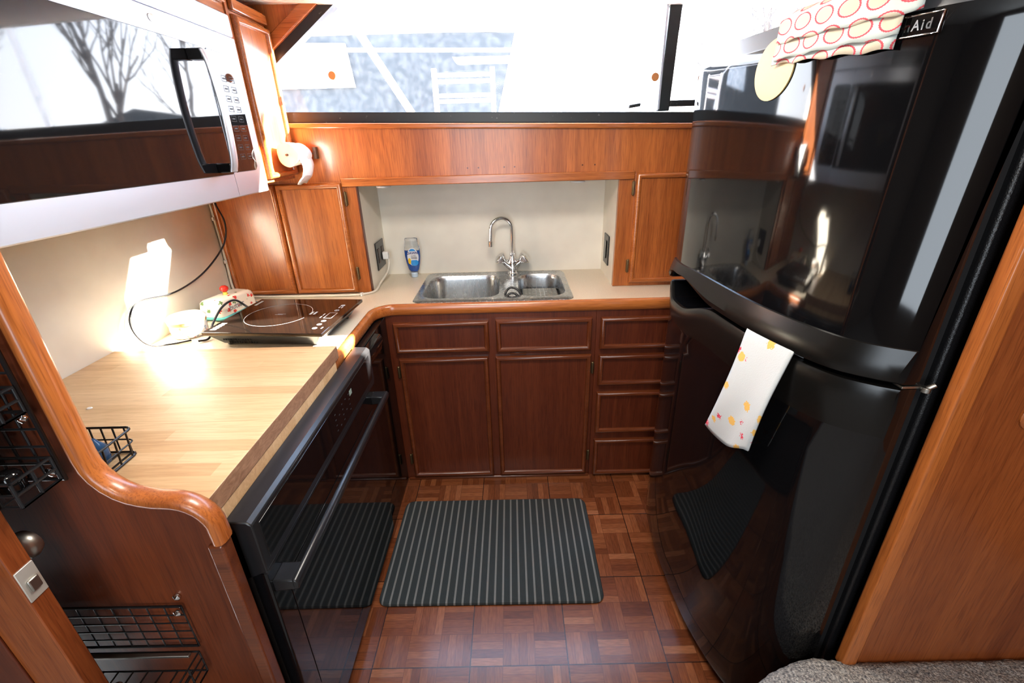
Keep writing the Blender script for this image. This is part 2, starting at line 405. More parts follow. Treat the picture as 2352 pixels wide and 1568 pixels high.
tilt(bm,K); bm.free()
# alcove lining
AL, AR = -.632, .447
bm = BM()
box(bm, (AL-.02,YU+.02,ZC), (AL,YB,1.353)); box(bm, (AR,YU+.02,ZC), (AR+.02,YB,1.353)); box(bm, (AL-.02,YB,ZC-.02), (AR+.02,YB+.02,1.38)); box(bm, (AL-.02,YU+.0125,1.353), (AR+.02,YB,1.3715))
struct('wall_alcove', bm, M['cream'], 'cream laminate lining of the sink alcove')
bm = BM(); prof = [(AL-.058,1.353),(AL,1.353)]
box(bm, (AL-.058,YU-.010,1.353), (.505,YU+.012,1.386)); struct('trim_2', bm, M['teak_x'], bevel=.003)
# patches left by old fittings
for k, px in enumerate((-.155,-.005,.32)):
    pass
# ceilings
bm = BM(); box(bm, (XL-.04,.55,1.955), (XR+.04,2.04,1.985)); tilt(bm,K*.9); struct('ceiling', bm, M['ceiling'], 'white headliner over the galley', bevel=.008)
bm = BM(); box(bm, (-2.2,-2.5,2.30), (XR+.04,.6,2.34)); box(bm, (-2.2,.56,1.95),(XR+.04,.60,2.34)); struct('ceiling_salon', bm, M['ceiling'])
# salon behind the camera
bm = BM(); box(bm, (-2.2,-1.54,.3), (XR,-1.5,2.3)); struct('wall_front', bm, M['salon'])
bm = BM(); box(bm, (-2.24,-2.5,.3), (-2.2,.6,2.3)); box(bm, (-2.2,.585,0), (XL-.03,.625,2.3)); struct('wall_salon', bm, M['salon'])

# window 1 : big window over the sink, sheer line, slanting left jamb
wz = 1.572; GY = 2.0
w = bpy.data.objects.new('window_1', None); COL.objects.link(w); w['kind'] = 'structure'; w['label'] = 'long window over the sink'; ORG['window_1'] = Vector((0,0,0))
bm = BM(); box(bm, (XL,GY-.02,1.5725), (XR,GY+.03,1.6115)); tilt(bm,K); obj('window_frame', bm, M['frame_black'], w, bevel=.003)
bm = BM(); box(bm, (.588,GY-.012,1.60), (.632,GY+.02,1.99)); 
box(bm, (.632,GY-.014,1.615),(XR,GY+.02,1.6365))
bm2 = bm
for v in bm.verts:
    if v.co.x < .64: v.co.x += (v.co.z-1.6)*.03 - .005
obj('mullion', bm, M['frame_black'], w, bevel=.003)
bm = BM(); box(bm, (.579,GY-.016,1.606),(.586,GY-.008,1.99)); obj('sliding_edge', bm, M['steel'], w)
def diag(off0, off1, y0, y1, ext=.9):
    # band parallel to the slanting jamb; line through (-.865,1.791) and (-.636,1.955)
    d = Vector((.229,0,.164)).normalized(); nn = Vector((-d.z,0,d.x)); p = Vector((-.865,0,1.791))
    a, b = p+nn*off0-d*.35, p+nn*off0+d*.32; c, e = p+nn*off1+d*.32, p+nn*off1-d*.35
    return [Vector((q.x,y0,q.z)) for q in (a,b,c,e)], (0,y1-y0,0)
bm = BM(); prism(bm, *diag(0,.032,GY-.025,GY+.03)); obj('jamb', bm, M['frame_black'], w)
bm = BM(); prism(bm, *diag(.032,.072,GY-.04,GY+.01)); obj('jamb_trim', bm, M['teak_x'], w, bevel=.004)
bm = BM(); prism(bm, *diag(.072,.50,GY-.03,GY-.015)); obj('corner_panel', bm, M['teak'], w)
bm = BM(); box(bm, (-1.0,GY+.002,1.60), (.60,GY+.006,2.05)); obj('pane', bm, M['glass'], w, smooth=0)
bm = BM(); box(bm, (.63,GY+.010,1.60), (XR,GY+.014,2.05)); obj('pane', bm, M['glass'], w, smooth=0)
bm = BM(); box(bm, (.468,GY-.02,1.612), (.512,GY-.001,1.624)); 
for v in bm.verts:
    if v.co.x > .5: v.co.z += .006
obj('latch', bm, M['frame_black'], w, bevel=.003)
for x,z in ((-.667,1.752),(.562,1.717)):
    bm = BM(); lathe(bm, [(.0,0),(.014,.0),(.015,.004),(.011,.008),(.0,.009)], (x,GY-.010,z), 'y', 20); obj('finger_pad', bm, M['orange_spot'], w)

# ------------------------------------------------------------------ base cabinets (sink side)
ZT = .858
def cab(name, label, x0, x1, uprights, rails):
    t = thing(name, label, 'cabinet', ((x0+x1)/2, YC+.1, 0)); bm = BM()
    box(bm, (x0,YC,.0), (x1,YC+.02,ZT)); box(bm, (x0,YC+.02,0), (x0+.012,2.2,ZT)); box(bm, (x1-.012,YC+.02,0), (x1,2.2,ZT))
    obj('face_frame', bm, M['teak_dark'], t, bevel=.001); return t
t = cab('sink_base_cabinet', 'shade-darkened teak sink base cabinet with two doors under two drawer fronts', -.555, .346, (), ())
F = ((1,0,0),(0,0,1),(0,-1,0))
for x0,x1,z0,z1 in ((-.507,-.107,.685,.826),(-.077,.327,.680,.830)):
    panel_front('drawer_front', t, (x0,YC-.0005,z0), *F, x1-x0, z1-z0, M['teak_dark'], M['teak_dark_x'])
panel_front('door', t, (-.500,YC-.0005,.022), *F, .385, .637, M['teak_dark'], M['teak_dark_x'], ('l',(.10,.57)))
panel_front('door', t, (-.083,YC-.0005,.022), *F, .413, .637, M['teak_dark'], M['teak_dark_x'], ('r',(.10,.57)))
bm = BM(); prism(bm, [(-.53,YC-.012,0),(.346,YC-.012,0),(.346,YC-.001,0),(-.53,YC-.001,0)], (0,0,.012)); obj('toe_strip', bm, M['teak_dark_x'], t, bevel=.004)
bm = BM(); box(bm, (-.02,YC-.006,.664),(.05,YC-.0005,.674)); obj('catch_plate', bm, M['teak_dark_x'], t, bevel=.002)
t = cab('drawer_cabinet', 'shade-darkened teak cabinet with a stack of four drawers beside the fridge', .347, .86, (), ())
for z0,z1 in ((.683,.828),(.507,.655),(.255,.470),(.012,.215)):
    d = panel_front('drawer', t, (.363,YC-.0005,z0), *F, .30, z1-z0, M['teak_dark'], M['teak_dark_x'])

# ------------------------------------------------------------------ countertop with teak nosing
t = thing('countertop', 'cream laminate L-shaped countertop with rounded teak edge', 'countertop', (-.3,1.9,ZT))
bm = BM(); z0, z1 = .862, ZC
SX0,SX1,SY0,SY1 = -.405,.232,1.832,2.225
for a in ((XL,.64,-.57,YC),(XL,YC,SX0,YU+.02),(SX0,YC,SX1,SY0),(SX1,YC,.88,YU+.02),(AL,YU+.02,SX0,YB),(SX1,YU+.02,AR,YB),(SX0,SY1,SX1,YB)):
    box(bm, (a[0],a[1],z0), (a[2],a[3],z1))
obj('worktop', bm, M['counter'], t, smooth=0)
# nosing: L path with a swept inner corner
path = [(.88,YC+.004)]; rr = .085; cx, cy = -.572+rr, YC+.004-rr
for k in range(0,11): a = R(90+90*k/10); path.append((cx+rr*math.cos(a), cy+rr*math.sin(a)))
path.append((-.572,1.262))
prof = [(-.012,.0),(.008,.0),(.013,.006),(.014,.022),(.013,.036),(.008,.044),(.0,.046),(-.008,.044),(-.012,.040)]
rings = []
for i,p in enumerate(path):
    a = Vector(path[max(i-1,0)]+(0,)); b = Vector(path[min(i+1,len(path)-1)]+(0,)); T_ = (b-a).normalized(); nn = Vector((-T_.y, T_.x, 0))
    rings.append([Vector((p[0],p[1],ZT))+nn*d+Z*h for d,h in prof])
bm = BM(); skin(bm, rings); obj('wooden_edge', bm, M['teak_x'], t, smooth=45)
# filler under the swept corner
bm = BM(); pts = [(-.575,YC,.80)]
for k in range(11): a = R(180-90*k/10); pts.append((cx+rr*math.cos(a), cy+rr*math.sin(a), .80))
fs = []
va = [bm.verts.new((p[0],p[1],ZT-.001)) for p in pts]; bm.faces.new(va); vb = [bm.verts.new((p[0],p[1],ZC-.003)) for p in pts]; bm.faces.new(vb)
obj('corner_fill', bm, M['counter'], t)

# ------------------------------------------------------------------ sink
t = thing('kitchen_sink', 'stainless steel double bowl sink set into the cream countertop', 'sink', (-.09,2.02,ZC))
cx, cy, W_, H_ = -.086, 2.022, .680, .460
bm = BM(); zt = ZC+.004
def loop(pts, z): 
    vs = [bm.verts.new((p[0],p[1],z)) for p in pts]; return vs, [bm.edges.new((vs[i],vs[(i+1)%len(vs)])) for i in range(len(vs))]
O_, e0 = loop(rrect(cx,cy,W_-.012,H_-.012,.035), zt)
bowls = ((-.228,2.012,.335,.345,.07,.17),(.125,2.012,.205,.345,.07,.15))
es = list(e0); tops = []
for b in bowls:
    vs, e = loop(rrect(*b[:5]), zt); es += e; tops.append((vs, b))
bmesh.ops.triangle_fill(bm, edges=es, use_beauty=True)
lo = [bm.verts.new((p[0],p[1],ZC+.0005)) for p in rrect(cx,cy,W_,H_,.04)]
for i in range(len(lo)): bm.faces.new((O_[i],O_[(i+1)%len(lo)],lo[(i+1)%len(lo)],lo[i]))
for vs, b in tops:
    prev = vs
    for s_, dz, r_ in ((.004,-.004,.07),(.010,-.02,.07),(.022,-b[5]+.04,.065),(.034,-b[5]+.014,.06),(.060,-b[5]+.002,.05),(.12,-b[5],.03)):
        cur = [bm.verts.new((p[0],p[1],zt+dz)) for p in rrect(b[0],b[1],b[2]-s_,b[3]-s_,r_)]
        for i in range(len(cur)): bm.faces.new((prev[i],prev[(i+1)%len(cur)],cur[(i+1)%len(cur)],cur[i]))
        prev = cur
    bm.faces.new(prev)
obj('bowls_and_rim', bm, M['sink'], t, smooth=40)
for b in bowls:
    bm = BM(); lathe(bm, [(.0,.0),(.036,.0),(.042,.003),(.044,.001)], (b[0],b[1],ZC-b[5]+.0045), 'z', 24); obj('drain', bm, M['chrome'], t)
bm = BM()
gz = ZC-.066
for k in range(9): box(bm, (.048+k*.0195,1.875,gz), (.0535+k*.0195,2.145,gz+.008))
for k in range(12): box(bm, (.046,1.875+k*.0242,gz), (.209,1.881+k*.0242,gz+.008))
for x in (.06,.195):
    for y in (1.89,2.13): box(bm, (x,y,ZC-.146), (x+.008,y+.008,gz))
o = obj('sink_grid', bm, M['grille'], None, bevel=.001); tag(o, 'grey plastic grid mat standing in the smaller sink bowl', 'sink mat')
bm = BM(); n_ = 10
V_ = [[bm.verts.new((-.15+.085*i/n_, 1.875+.07*j/n_, ZC-.163+.052*math.sin(i/n_*2.4)+.010*math.sin(j*1.1))) for i in range(n_+1)] for j in range(n_+1)]
for j in range(n_):
    for i in range(n_): bm.faces.new((V_[j][i],V_[j][i+1],V_[j+1][i+1],V_[j+1][i]))
o = obj('dishcloth', bm, M['blue_cloth'], None); so = o.modifiers.new('s','SOLIDIFY'); so.thickness = .008; tag(o, 'light blue cloth crumpled in the front corner of the large sink bowl', 'cloth')
# black cord loops over the divider
bm = BM()
tube(bm, smooth_path([(-.035,1.86,ZC-.06),(-.035,1.868,ZC+.005),(-.012,1.885,ZC+.030),(.022,1.875,ZC+.020),(.040,1.862,ZC-.02),(.045,1.86,ZC-.08)]), .0048, 8)
tube(bm, smooth_path([(-.030,1.845,ZC-.05),(-.028,1.85,ZC+.000),(-.008,1.858,ZC+.014),(.015,1.852,ZC+.008),(.034,1.845,ZC-.02),(.040,1.85,ZC-.07)]), .0048, 8)
o = obj('black_loop_handle', bm, M['wire'], None, smooth=60); tag(o, 'pair of black looped tubes straddling the sink divider', 'loop')

# ------------------------------------------------------------------ faucet
FX, FY = .000, 2.205
t = thing('faucet', 'chrome swan-neck faucet with two angled knobs behind the sink', 'faucet', (FX,FY,ZC+.005))
bm = BM(); lathe(bm, [(.0,0),(.026,0),(.026,.004),(.021,.008),(.019,.02),(.023,.038),(.030,.052),(.026,.066),(.015,.080),(.011,.095),(.0,.095)], (FX,FY,ZC+.004), 'z', 24)
for s_ in (-1,1):
    d = Vector((s_*.78,-.10,.62)).normalized(); tube(bm, [Vector((FX,FY,ZC+.035)), Vector((FX,FY,ZC+.035))+d*.056], [.022,.015], 16)
obj('body', bm, M['chrome'], t, smooth=50)
bm = BM(); pth = [(FX,FY,ZC+.09),(FX,FY,ZC+.19)]
for k in range(1,17):
    a = math.pi*k/16*1.02; pth.append((FX-.054*(1-math.cos(a))*.92, FY-.054*(1-math.cos(a))*.40, ZC+.225+.052*math.sin(a)))
pth.append((FX-.102,FY-.045,ZC+.175))
tube(bm, pth, .0085, 14); obj('spout', bm, M['chrome'], t, smooth=60)
bm = BM(); lathe(bm, [(.0,0),(.0115,0),(.0115,.022),(.009,.026),(.0,.026)], (FX-.102,FY-.045,ZC+.150), 'z', 16); obj('aerator', bm, M['chrome'], t)
bm = BM(); lathe(bm, [(.0,0),(.013,0),(.014,.006),(.013,.014),(.0,.016)], (FX,FY,ZC+.092), 'z', 18); obj('collar', bm, M['chrome'], t)
for s_ in (-1,1):
    d = Vector((s_*.78,-.10,.62)).normalized(); x_ = d.cross(Y).normalized(); y_ = d.cross(x_); c = Vector((FX,FY,ZC+.035))+d*.050
    bm = BM(); lathe(bm, [(.012,0),(.018,.004),(.032,.026),(.033,.034),(.022,.042),(.0,.045)], c, seg=6, frame=(d,x_,y_)); obj('knob', bm, M['chrome'], t, bevel=.003, seg=3)

# ------------------------------------------------------------------ dish soap (cap down)
bx, by = -.487, 2.205
t = thing('dish_soap_bottle', 'upside-down clear squeeze bottle of blue dish soap left of the sink', 'bottle', (bx,by,ZC))
bm = BM(); prf = [(.0,.022),(.018,.024),(.026,.040),(.033,.070),(.0375,.105),(.038,.135),(.034,.165),(.030,.188),(.029,.190),(.0,.190)]
lathe(bm, prf, (bx,by,ZC+.001), 'z', 32, sy=.58); obj('bottle_shell', bm, M['clear'], t, smooth=50)
bm = BM(); prf2 = [(.0,.027),(.015,.028),(.0235,.041),(.0305,.070),(.035,.105),(.0355,.132),(.0,.133)]
lathe(bm, prf2, (bx,by,ZC+.001), 'z', 32, sy=.54); obj('soap', bm, M['blue_soap'], t, smooth=50)
bm = BM(); lathe(bm, [(.0,0),(.0165,0),(.0165,.018),(.013,.024),(.0,.024)], (bx,by,ZC+.001), 'z', 24); obj('cap', bm, mat('pale_blue_cap',(.45,.55,.66),.3), t, bevel=.001)
def lab(name, cxy, w_, h_, m_, off, parent, clip=None):
    bm = BM(); pts = []
    c_ = []
    for k in range(28):
        a = 2*math.pi*k/28; px, pz = cxy[0]+w_*math.cos(a), cxy[1]+h_*math.sin(a)
        if clip: px, pz = clip(px, pz)
        rr_ = .0385*.60; yy = by - off - rr_*math.sqrt(max(0, 1-(min(abs(px)/.041,1))**2)); c_.append(bm.verts.new((bx+px,yy,ZC+pz)))
    bm.faces.new(c_); bmesh.ops.triangulate(bm, faces=bm.faces); return obj(name, bm, m_, parent, smooth=0)
L_ = lab('label', (.005,.105), .027, .043, M['label_white'], .0012, t)
lab('label_arc', (.005,.128), .017, .0165, M['label_blue'], .0018, L_, lambda x,z: (x, max(z,.133)))
lab('label_band', (.010,.077), .019, .016, M['label_blue'], .0018, L_, lambda x,z: (max(x,-.006), min(z,.090)))
lab('label_duck', (-.012,.085), .0075, .015, M['label_yellow'], .0020, L_)
text('label_name', 'DAWN', .0165, basis((bx+.005,by-.0264,ZC+.124),(1,0,.04),(0,0,1),(0,-1,0)), M['label_navy'], L_)
text('label_text', 'ULTRA', .008, basis((bx+.009,by-.0264,ZC+.111),(1,0,.04),(0,0,1),(0,-1,0)), M['grey_mark'], L_)
for k,zz in enumerate((.102,.096)):
    bm = BM(); box(bm, (bx-.003,by-.0258,ZC+zz), (bx+.025,by-.0250,ZC+zz+.0032)); obj('label_line', bm, M['grey_mark'], L_)

# ------------------------------------------------------------------ wall cabinets beside the alcove
t = thing('corner_cabinet', 'teak corner cabinet with two bead-edged doors over the cooktop', 'cabinet', (-.94,YU,ZC))
bm = BM(); box(bm, (XL+.001,YU,.902), (AL-.001,YU+.018,1.3715)); 
box(bm, (AL-.024,YU+.018,.902), (AL-.021,YU+.2,1.3715)); obj('face_frame', bm, M['teak'], t)
bm = BM(); box(bm, (AL-.003,YU-.004,.902), (AL+.002,YU+.019,1.352)); obj('edge_strip', bm, M['teak_dark'], t, bevel=.001)
panel_front('door', t, (-1.238,YU-.0005,.906), *F, .274, .462, M['teak'], M['teak_x'])
panel_front('door', t, (-.960,YU-.0005,.906), *F, .270, .462, M['teak'], M['teak_x'], ('r',(.085,.40)))
t = thing('end_cabinet', 'teak wall cabinet with one door between alcove and fridge', 'cabinet', (.68,YU,ZC))
bm = BM(); box(bm, (AR+.001,YU,.9015), (XR-.001,YU+.018,1.3715)); box(bm, (AR-.002,YU-.004,.902), (AR+.001,YU+.019,1.352)); obj('face_frame', bm, M['teak'], t)
panel_front('door', t, (.513,YU-.0005,.918), *F, .30, .458, M['teak'], M['teak_x'], ('l',(.075,.40)))
for k,x in enumerate((-.53,.28)):
    bm = BM(); lathe(bm, [(.0,0),(.03,0),(.03,.006),(.0,.009)], (x,YU+.035,1.344), 'z', 24); 
    tag(obj('puck_light', bm, M['white']), 'small white puck light under the %s end of the alcove top' % ('left','right')[k], 'light')

# outlets
t = thing('power_outlet', 'dark double outlet plate on the left wall of the alcove', 'outlet', (AL,2.155,1.03))
bm = BM(); box(bm, (AL+.0005,2.088,.965), (AL+.006,2.222,1.092)); obj('plate', bm, M['black_satin'], t, bevel=.002)
for y in (2.125,2.185):
    bm = BM(); box(bm, (AL+.006,y-.014,.995), (AL+.008,y+.014,1.062)); obj('socket', bm, mat('brown_socket',(.05,.028,.02),.4), t, bevel=.002)
t = thing('light_switch', 'dark rocker switch plate on the right wall of the alcove', 'switch', (AR,2.135,1.03))
bm = BM(); box(bm, (AR-.006,2.085,.962), (AR-.0005,2.185,1.098)); obj('plate', bm, M['black_satin'], t, bevel=.002)
bm = BM(); box(bm, (AR-.010,2.118,.99), (AR-.006,2.150,1.07)); obj('rocker', bm, M['black_gloss'], t, bevel=.002)

# white charging cable along the cabinet foot and up the corner
t = thing('white_power_cord', 'off-white cord plugged in the alcove, running along the cabinet foot', 'cord', (-.9,1.94,ZC))
bm = BM()
tube(bm, smooth_path([(AL+.030,2.178,1.02),(AL+.034,2.176,.985),(AL+.028,2.150,.945),(AL+.012,2.07,.915),(AL+.012,1.97,.9055),(AL-.03,1.925,.9055),(-.70,1.915,.9055),(-.9,1.918,.9055),(-1.12,1.925,.9055),(-1.215,1.935,.912),(-1.238,1.940,.95),(-1.239,1.946,1.05),(-1.240,1.950,1.2),(-1.241,1.950,1.40)],6), .0052, 8)
obj('cord', bm, M['cable'], t, smooth=60)
bm = BM(); box(bm, (AL+.0085,2.165,1.000),(AL+.036,2.192,1.036)); obj('plug', bm, M['white'], t, bevel=.004)
for p in ((-.665,1.913,.906),(-1.238,1.943,1.06),(-1.240,1.945,1.24)):
    bm = BM(); box(bm, (p[0]-.004,p[1]-.008,p[2]-.005),(p[0]+.004,p[1]+.010,p[2]+.009)); obj('cable_clip', bm, M['white'], t, bevel=.001)

# ------------------------------------------------------------------ microwave
MX, MY0, MY1, MZ0, MZ1 = -.872, .70, 1.688, 1.370, 1.885
t = thing('microwave', 'stainless over-the-counter microwave with black glass door and curved bar handle', 'microwave', (-1.05,1.2,MZ0))
bm = BM(); box(bm, (XL+.001,MY0,MZ0+.004), (MX,MY1-.002,MZ1)); obj('body', bm, M['black_matte'], t, bevel=.003)
SEAM = 1.490
def facex(y): 
    s_ = (y-MY0)/(MY1-MY0); return -.850+.010*math.sin(math.pi*s_)-.003
def slab(y0, y1, z0, z1, back, off, mi=0, n=12, bm=None, r=0):
    bm = bm or BM(); rings = []
    for k in range(n+1):
        y = y0+(y1-y0)*k/n; xf = facex(y)+off; ca = 0
        if r:
            e = min(y-y0, y1-y)
            if e < r: ca = r-math.sqrt(max(0,r*r-(r-e)**2))
        rings.append([(back,y,z0+ca),(xf-.003,y,z0+ca),(xf,y,z0+ca+.003),(xf,y,z1-ca-.003),(xf-.003,y,z1-ca),(back,y,z1-ca)])
    skin(bm, rings, True, True, mi); return bm
d = obj('door', slab(MY0, SEAM-.0012, MZ0, MZ1-.062, MX, 0, n=16), M['steel'], t)
obj('door_glass', slab(MY0+.03, SEAM-.004, MZ0+.066, 1.772, MX+.005, .0018, n=20), M['mw_glass'], d)
h = thing
bm = BM(); hy = 1.418
pts = [(facex(hy)+.012,hy,1.446),(facex(hy)+.040,hy-.000,1.448),(facex(hy)+.050,hy,1.49),(facex(hy)+.056,hy,1.60),(facex(hy)+.050,hy,1.71),(facex(hy)+.040,hy,1.752),(facex(hy)+.012,hy,1.756)]
mid = smooth_path(pts[1:6], 6)
rings = []
for p in mid:
    rings.append([(p.x+.007*math.cos(a), p.y+.016*math.sin(a), p.z) for a in [2*math.pi*k/14 for k in range(14)]])
skin(bm, rings); hh = obj('handle', bm, M['steel'], d, smooth=60)
for z in (1.459,1.741):
    bm = BM(); box(bm, (facex(hy)+.002,hy-.015,z-.013),(facex(hy)+.044,hy+.013,z+.013)); obj('handle_mount', bm, M['black_satin'] if z>1.6 else M['black_gloss'], d, bevel=.003)
cp = obj('control_panel', slab(SEAM+.0012, MY1, MZ0, MZ1-.062, MX, 0, n=6), M['steel'], t)
obj('keypad_glass', slab(SEAM+.004, MY1-.045, MZ0+.070, 1.772, MX+.005, .0018, n=12, r=.01), M['mw_glass'], cp)
for r0 in range(9):
    for c0 in range(3):
        y = 1.520+c0*.044; z = 1.485+r0*.027
        bm = BM(); mitre(bm, (facex(y)+.0019,y-.014,z-.008), (0,1,0), (0,0,1), (1,0,0), .028, .016, [(0,0),(0,.0004),(.0012,.0004),(.0012,0)])
        box(bm, (facex(y)+.0019,y-.008,z-.002),(facex(y)+.0024,y+.008,z+.002)); obj('key_mark', bm, M['faint_mark'], cp, smooth=0)
bm = slab(MY0, MY1, MZ1-.060, MZ1, MX, -.002, n=16); vt = obj('vent_panel', bm, M['steel'], t)
bm = BM()
for k in range(4): box(bm, (facex(1.0)-.001,MY0+.02,MZ1-.052+k*.011),(facex(1.0)+.004,1.12,MZ1-.046+k*.011))
obj('vent_slats', bm, M['black_satin'], vt)
bm = BM(); lathe(bm, [(.0,0),(.011,0),(.011,.002),(.0,.003)], (facex(1.3),1.305,1.800), 'x', 20, sx=1.1, sy=.8); obj('emblem', bm, M['chrome'], d)

# narrow cabinet and rail around the microwave
t = thing('narrow_wall_cabinet', 'narrow sunlit teak wall cabinet right of the microwave', 'cabinet', (-1.0,1.83,1.40))
CX = -.868
bm = BM(); box(bm, (XL+.001,1.700,1.392), (CX,YU-.014,1.944)); obj('carcass', bm, M['teak'], t, bevel=.002)
bm = BM(); box(bm, (CX,1.700,1.393),(CX+.004,1.716,1.944)); obj('stile', bm, M['teak'], t)
FL = ((0,1,0),(0,0,1),(1,0,0))
panel_front('door', t, (CX+.0005,1.722,1.405), *FL, .226, .490, M['teak'], M['teak_y'])
bm = BM(); box(bm, (CX+.0005,1.722,1.905),(CX+.016,1.948,1.938)); obj('top_rail', bm, M['teak_y'], t, bevel=.005, seg=3)
t = thing('cabinet_over_microwave', 'teak cupboard strip above the microwave', 'cabinet', (-1.05,1.2,1.89))
bm = BM(); box(bm, (XL+.001,.66,1.888), (CX,1.698,1.944)); obj('carcass', bm, M['teak_y'], t, bevel=.002)
bm = BM(); box(bm, (CX+.0005,.66,1.915),(CX+.016,1.69,1.940)); obj('rail', bm, M['teak_y'], t, bevel=.005, seg=3)

# paper towel on its bracket in the corner
t = thing('paper_towel_holder', 'small brown bracket on the teak panel carrying the paper roll', 'bracket', (-.79,YU,1.47))
bm = BM(); box(bm, (-.775,YU-.022,1.462),(-.762,YU-.0005,1.506)); obj('bracket', bm, M['brown'], t, bevel=.002)
bm = BM(); tube(bm, [(-.768,YU-.012,1.482),(-.812,YU-.012,1.482),(-.812,1.79,1.482)], .004, 8); obj('rod', bm, M['brown'], t)
t = thing('paper_towel_roll', 'sun-bleached white paper towel roll in the corner below the window', 'paper towel', (-.812,1.86,1.482))
bm = BM(); seg_ = 28; rings = []
for k,y in enumerate((1.800,1.802,1.84,1.88,1.918,1.92)):
    r0 = .040 if 0<k<5 else .037
    rings.append([(-.812+(r0+.003*math.sin(3*a+y*60))*math.cos(a), y, 1.482+(r0+.003*math.cos(2*a+y*40))*math.sin(a)) for a in [2*math.pi*j/seg_ for j in range(seg_)]])
skin(bm, rings); obj('roll', bm, M['paper'], t, smooth=60)
bm = BM(); 
V_ = []
for i in range(11):
    s_ = i/10; z = 1.470-.092*s_; x = -.776+.004*math.sin(5*s_)-.07*max(0,s_-.70)
    V_.append([bm.verts.new((x+.004*math.sin(j*1.3+i*.5), 1.805+.022*j-.006*s_*j*.5+(.01*s_), z-.003*math.sin(j*2))) for j in range(6)])
for i in range(10):
    for j in range(5): bm.faces.new((V_[i][j],V_[i][j+1],V_[i+1][j+1],V_[i+1][j]))
o = obj('loose_sheet', bm, M['paper'], t); so = o.modifiers.new('s','SOLIDIFY'); so.thickness = .0012

# ------------------------------------------------------------------ butcher block
t = thing('butcher_block', 'thick maple butcher block board covering the range top', 'chopping board', (-.9,.96,ZC))
bm = BM(); v_, fs = box(bm, (XL+.002,.632,ZC+.0005), (-.553,1.290,ZC+.042)); fs[3].material_index = 1
obj('board', bm, [M['block'], M['block_end']], t, bevel=.0015)
bm = BM(); box(bm, (-.5695,.632,.868), (-.5545,1.262,.8995)); o = obj('wooden_cleat', bm, M['block'], None); tag(o, 'pale wooden strip under the front edge of the butcher block', 'strip')

# ------------------------------------------------------------------ range
RX = -.500
t = thing('oven_range', 'black built-in electric oven with a wide bar handle under the butcher block', 'oven', (-.85,1.03,0))
bm = BM(); box(bm, (-1.2,.640,.03), (-.535,1.425,.855)); obj('body', bm, M['black_matte'], t)
bm = BM(); prism(bm, [(-.552,.640,.866),(-.552,.640,.72),(RX,.640,.745),(RX,.640,.866),(RX-.010,.640,.874),(-.552,.640,.876)], (0,.785,0)); cp = obj('control_panel', bm, M['black_satin'], t, bevel=.003)
bm = BM(); box(bm, (RX-.001,.66,.765),(RX+.0012,1.40,.855)); obj('control_glass', bm, M['black_gloss'], cp, bevel=.001)
bm = BM(); box(bm, (RX+.0012,1.185,.822),(RX+.0018,1.205,.838)); obj('clock_display', bm, mat('grey_green_display',(.25,.32,.27),.3), cp)
for i in range(5):
    for j in range(4):
        if (i*3+j*2)%4 == 1: continue
        bm = BM(); y = 1.06+i*.028; z = .782+j*.017; box(bm, (RX+.0012,y,z),(RX+.0017,y+.007,z+.0022)); obj('control_mark', bm, M['faint_mark'], cp, smooth=0)
bm = BM(); box(bm, (-.549,.642,.215),(RX-.006,1.423,.742)); d = obj('oven_door', bm, M['black_gloss'], t, bevel=.004)
bm = BM(); box(bm, (RX-.006,.70,.28),(RX-.0045,1.37,.66)); obj('door_glass', bm, M['mw_glass'], d, bevel=.001)
bm = BM(); box(bm, (RX-.020,.642,.735),(RX-.002,1.423,.743)); obj('door_top_trim', bm, M['black_satin'], d, bevel=.001)
HXo, HZ = -.462, .692
bm = BM(); rings = []
for y in (.652,1.418): rings.append([(HXo-.006,y,HZ-.016),(HXo+.006,y,HZ-.012),(HXo+.008,y,HZ+.004),(HXo+.002,y,HZ+.012),(HXo-.007,y,HZ+.012)])
skin(bm, rings); 
for y0,y1 in ((.652,.700),(1.375,1.418)): 
    prism(bm, [(RX-.008,y0,HZ-.02),(HXo,y0,HZ-.014),(HXo,y0,HZ+.0115),(RX-.008,y0,HZ+.0115)], (0,y1-y0,0))
obj('handle', bm, M['black_satin'], d, bevel=.003)
bm = BM(); box(bm, (-.549,.642,.045),(RX-.020,1.423,.208)); obj('storage_drawer', bm, M['black_gloss'], t, bevel=.004)
bm = BM(); box(bm, (-.56,.645,.0),(-.552,1.42,.045)); obj('toe_kick', bm, M['black_matte'], t)
t = thing('black_filler_cabinet', 'narrow black glossy panel between the oven and the drawer cabinets', 'panel', (-.55,1.6,0))
bm = BM(); box(bm, (-.60,1.430,.0), (-.536,YC-.002,.854)); obj('panel', bm, M['black_gloss'], t, bevel=.003)
bm = BM(); rings = []
for y in (1.430,1.60): rings.append([(-.535,y,.76),(-.512,y,.79),(-.503,y,.83),(-.510,y,.850),(-.535,y,.853)])
skin(bm, rings); obj('lid', bm, M['black_gloss'], t, bevel=.004)

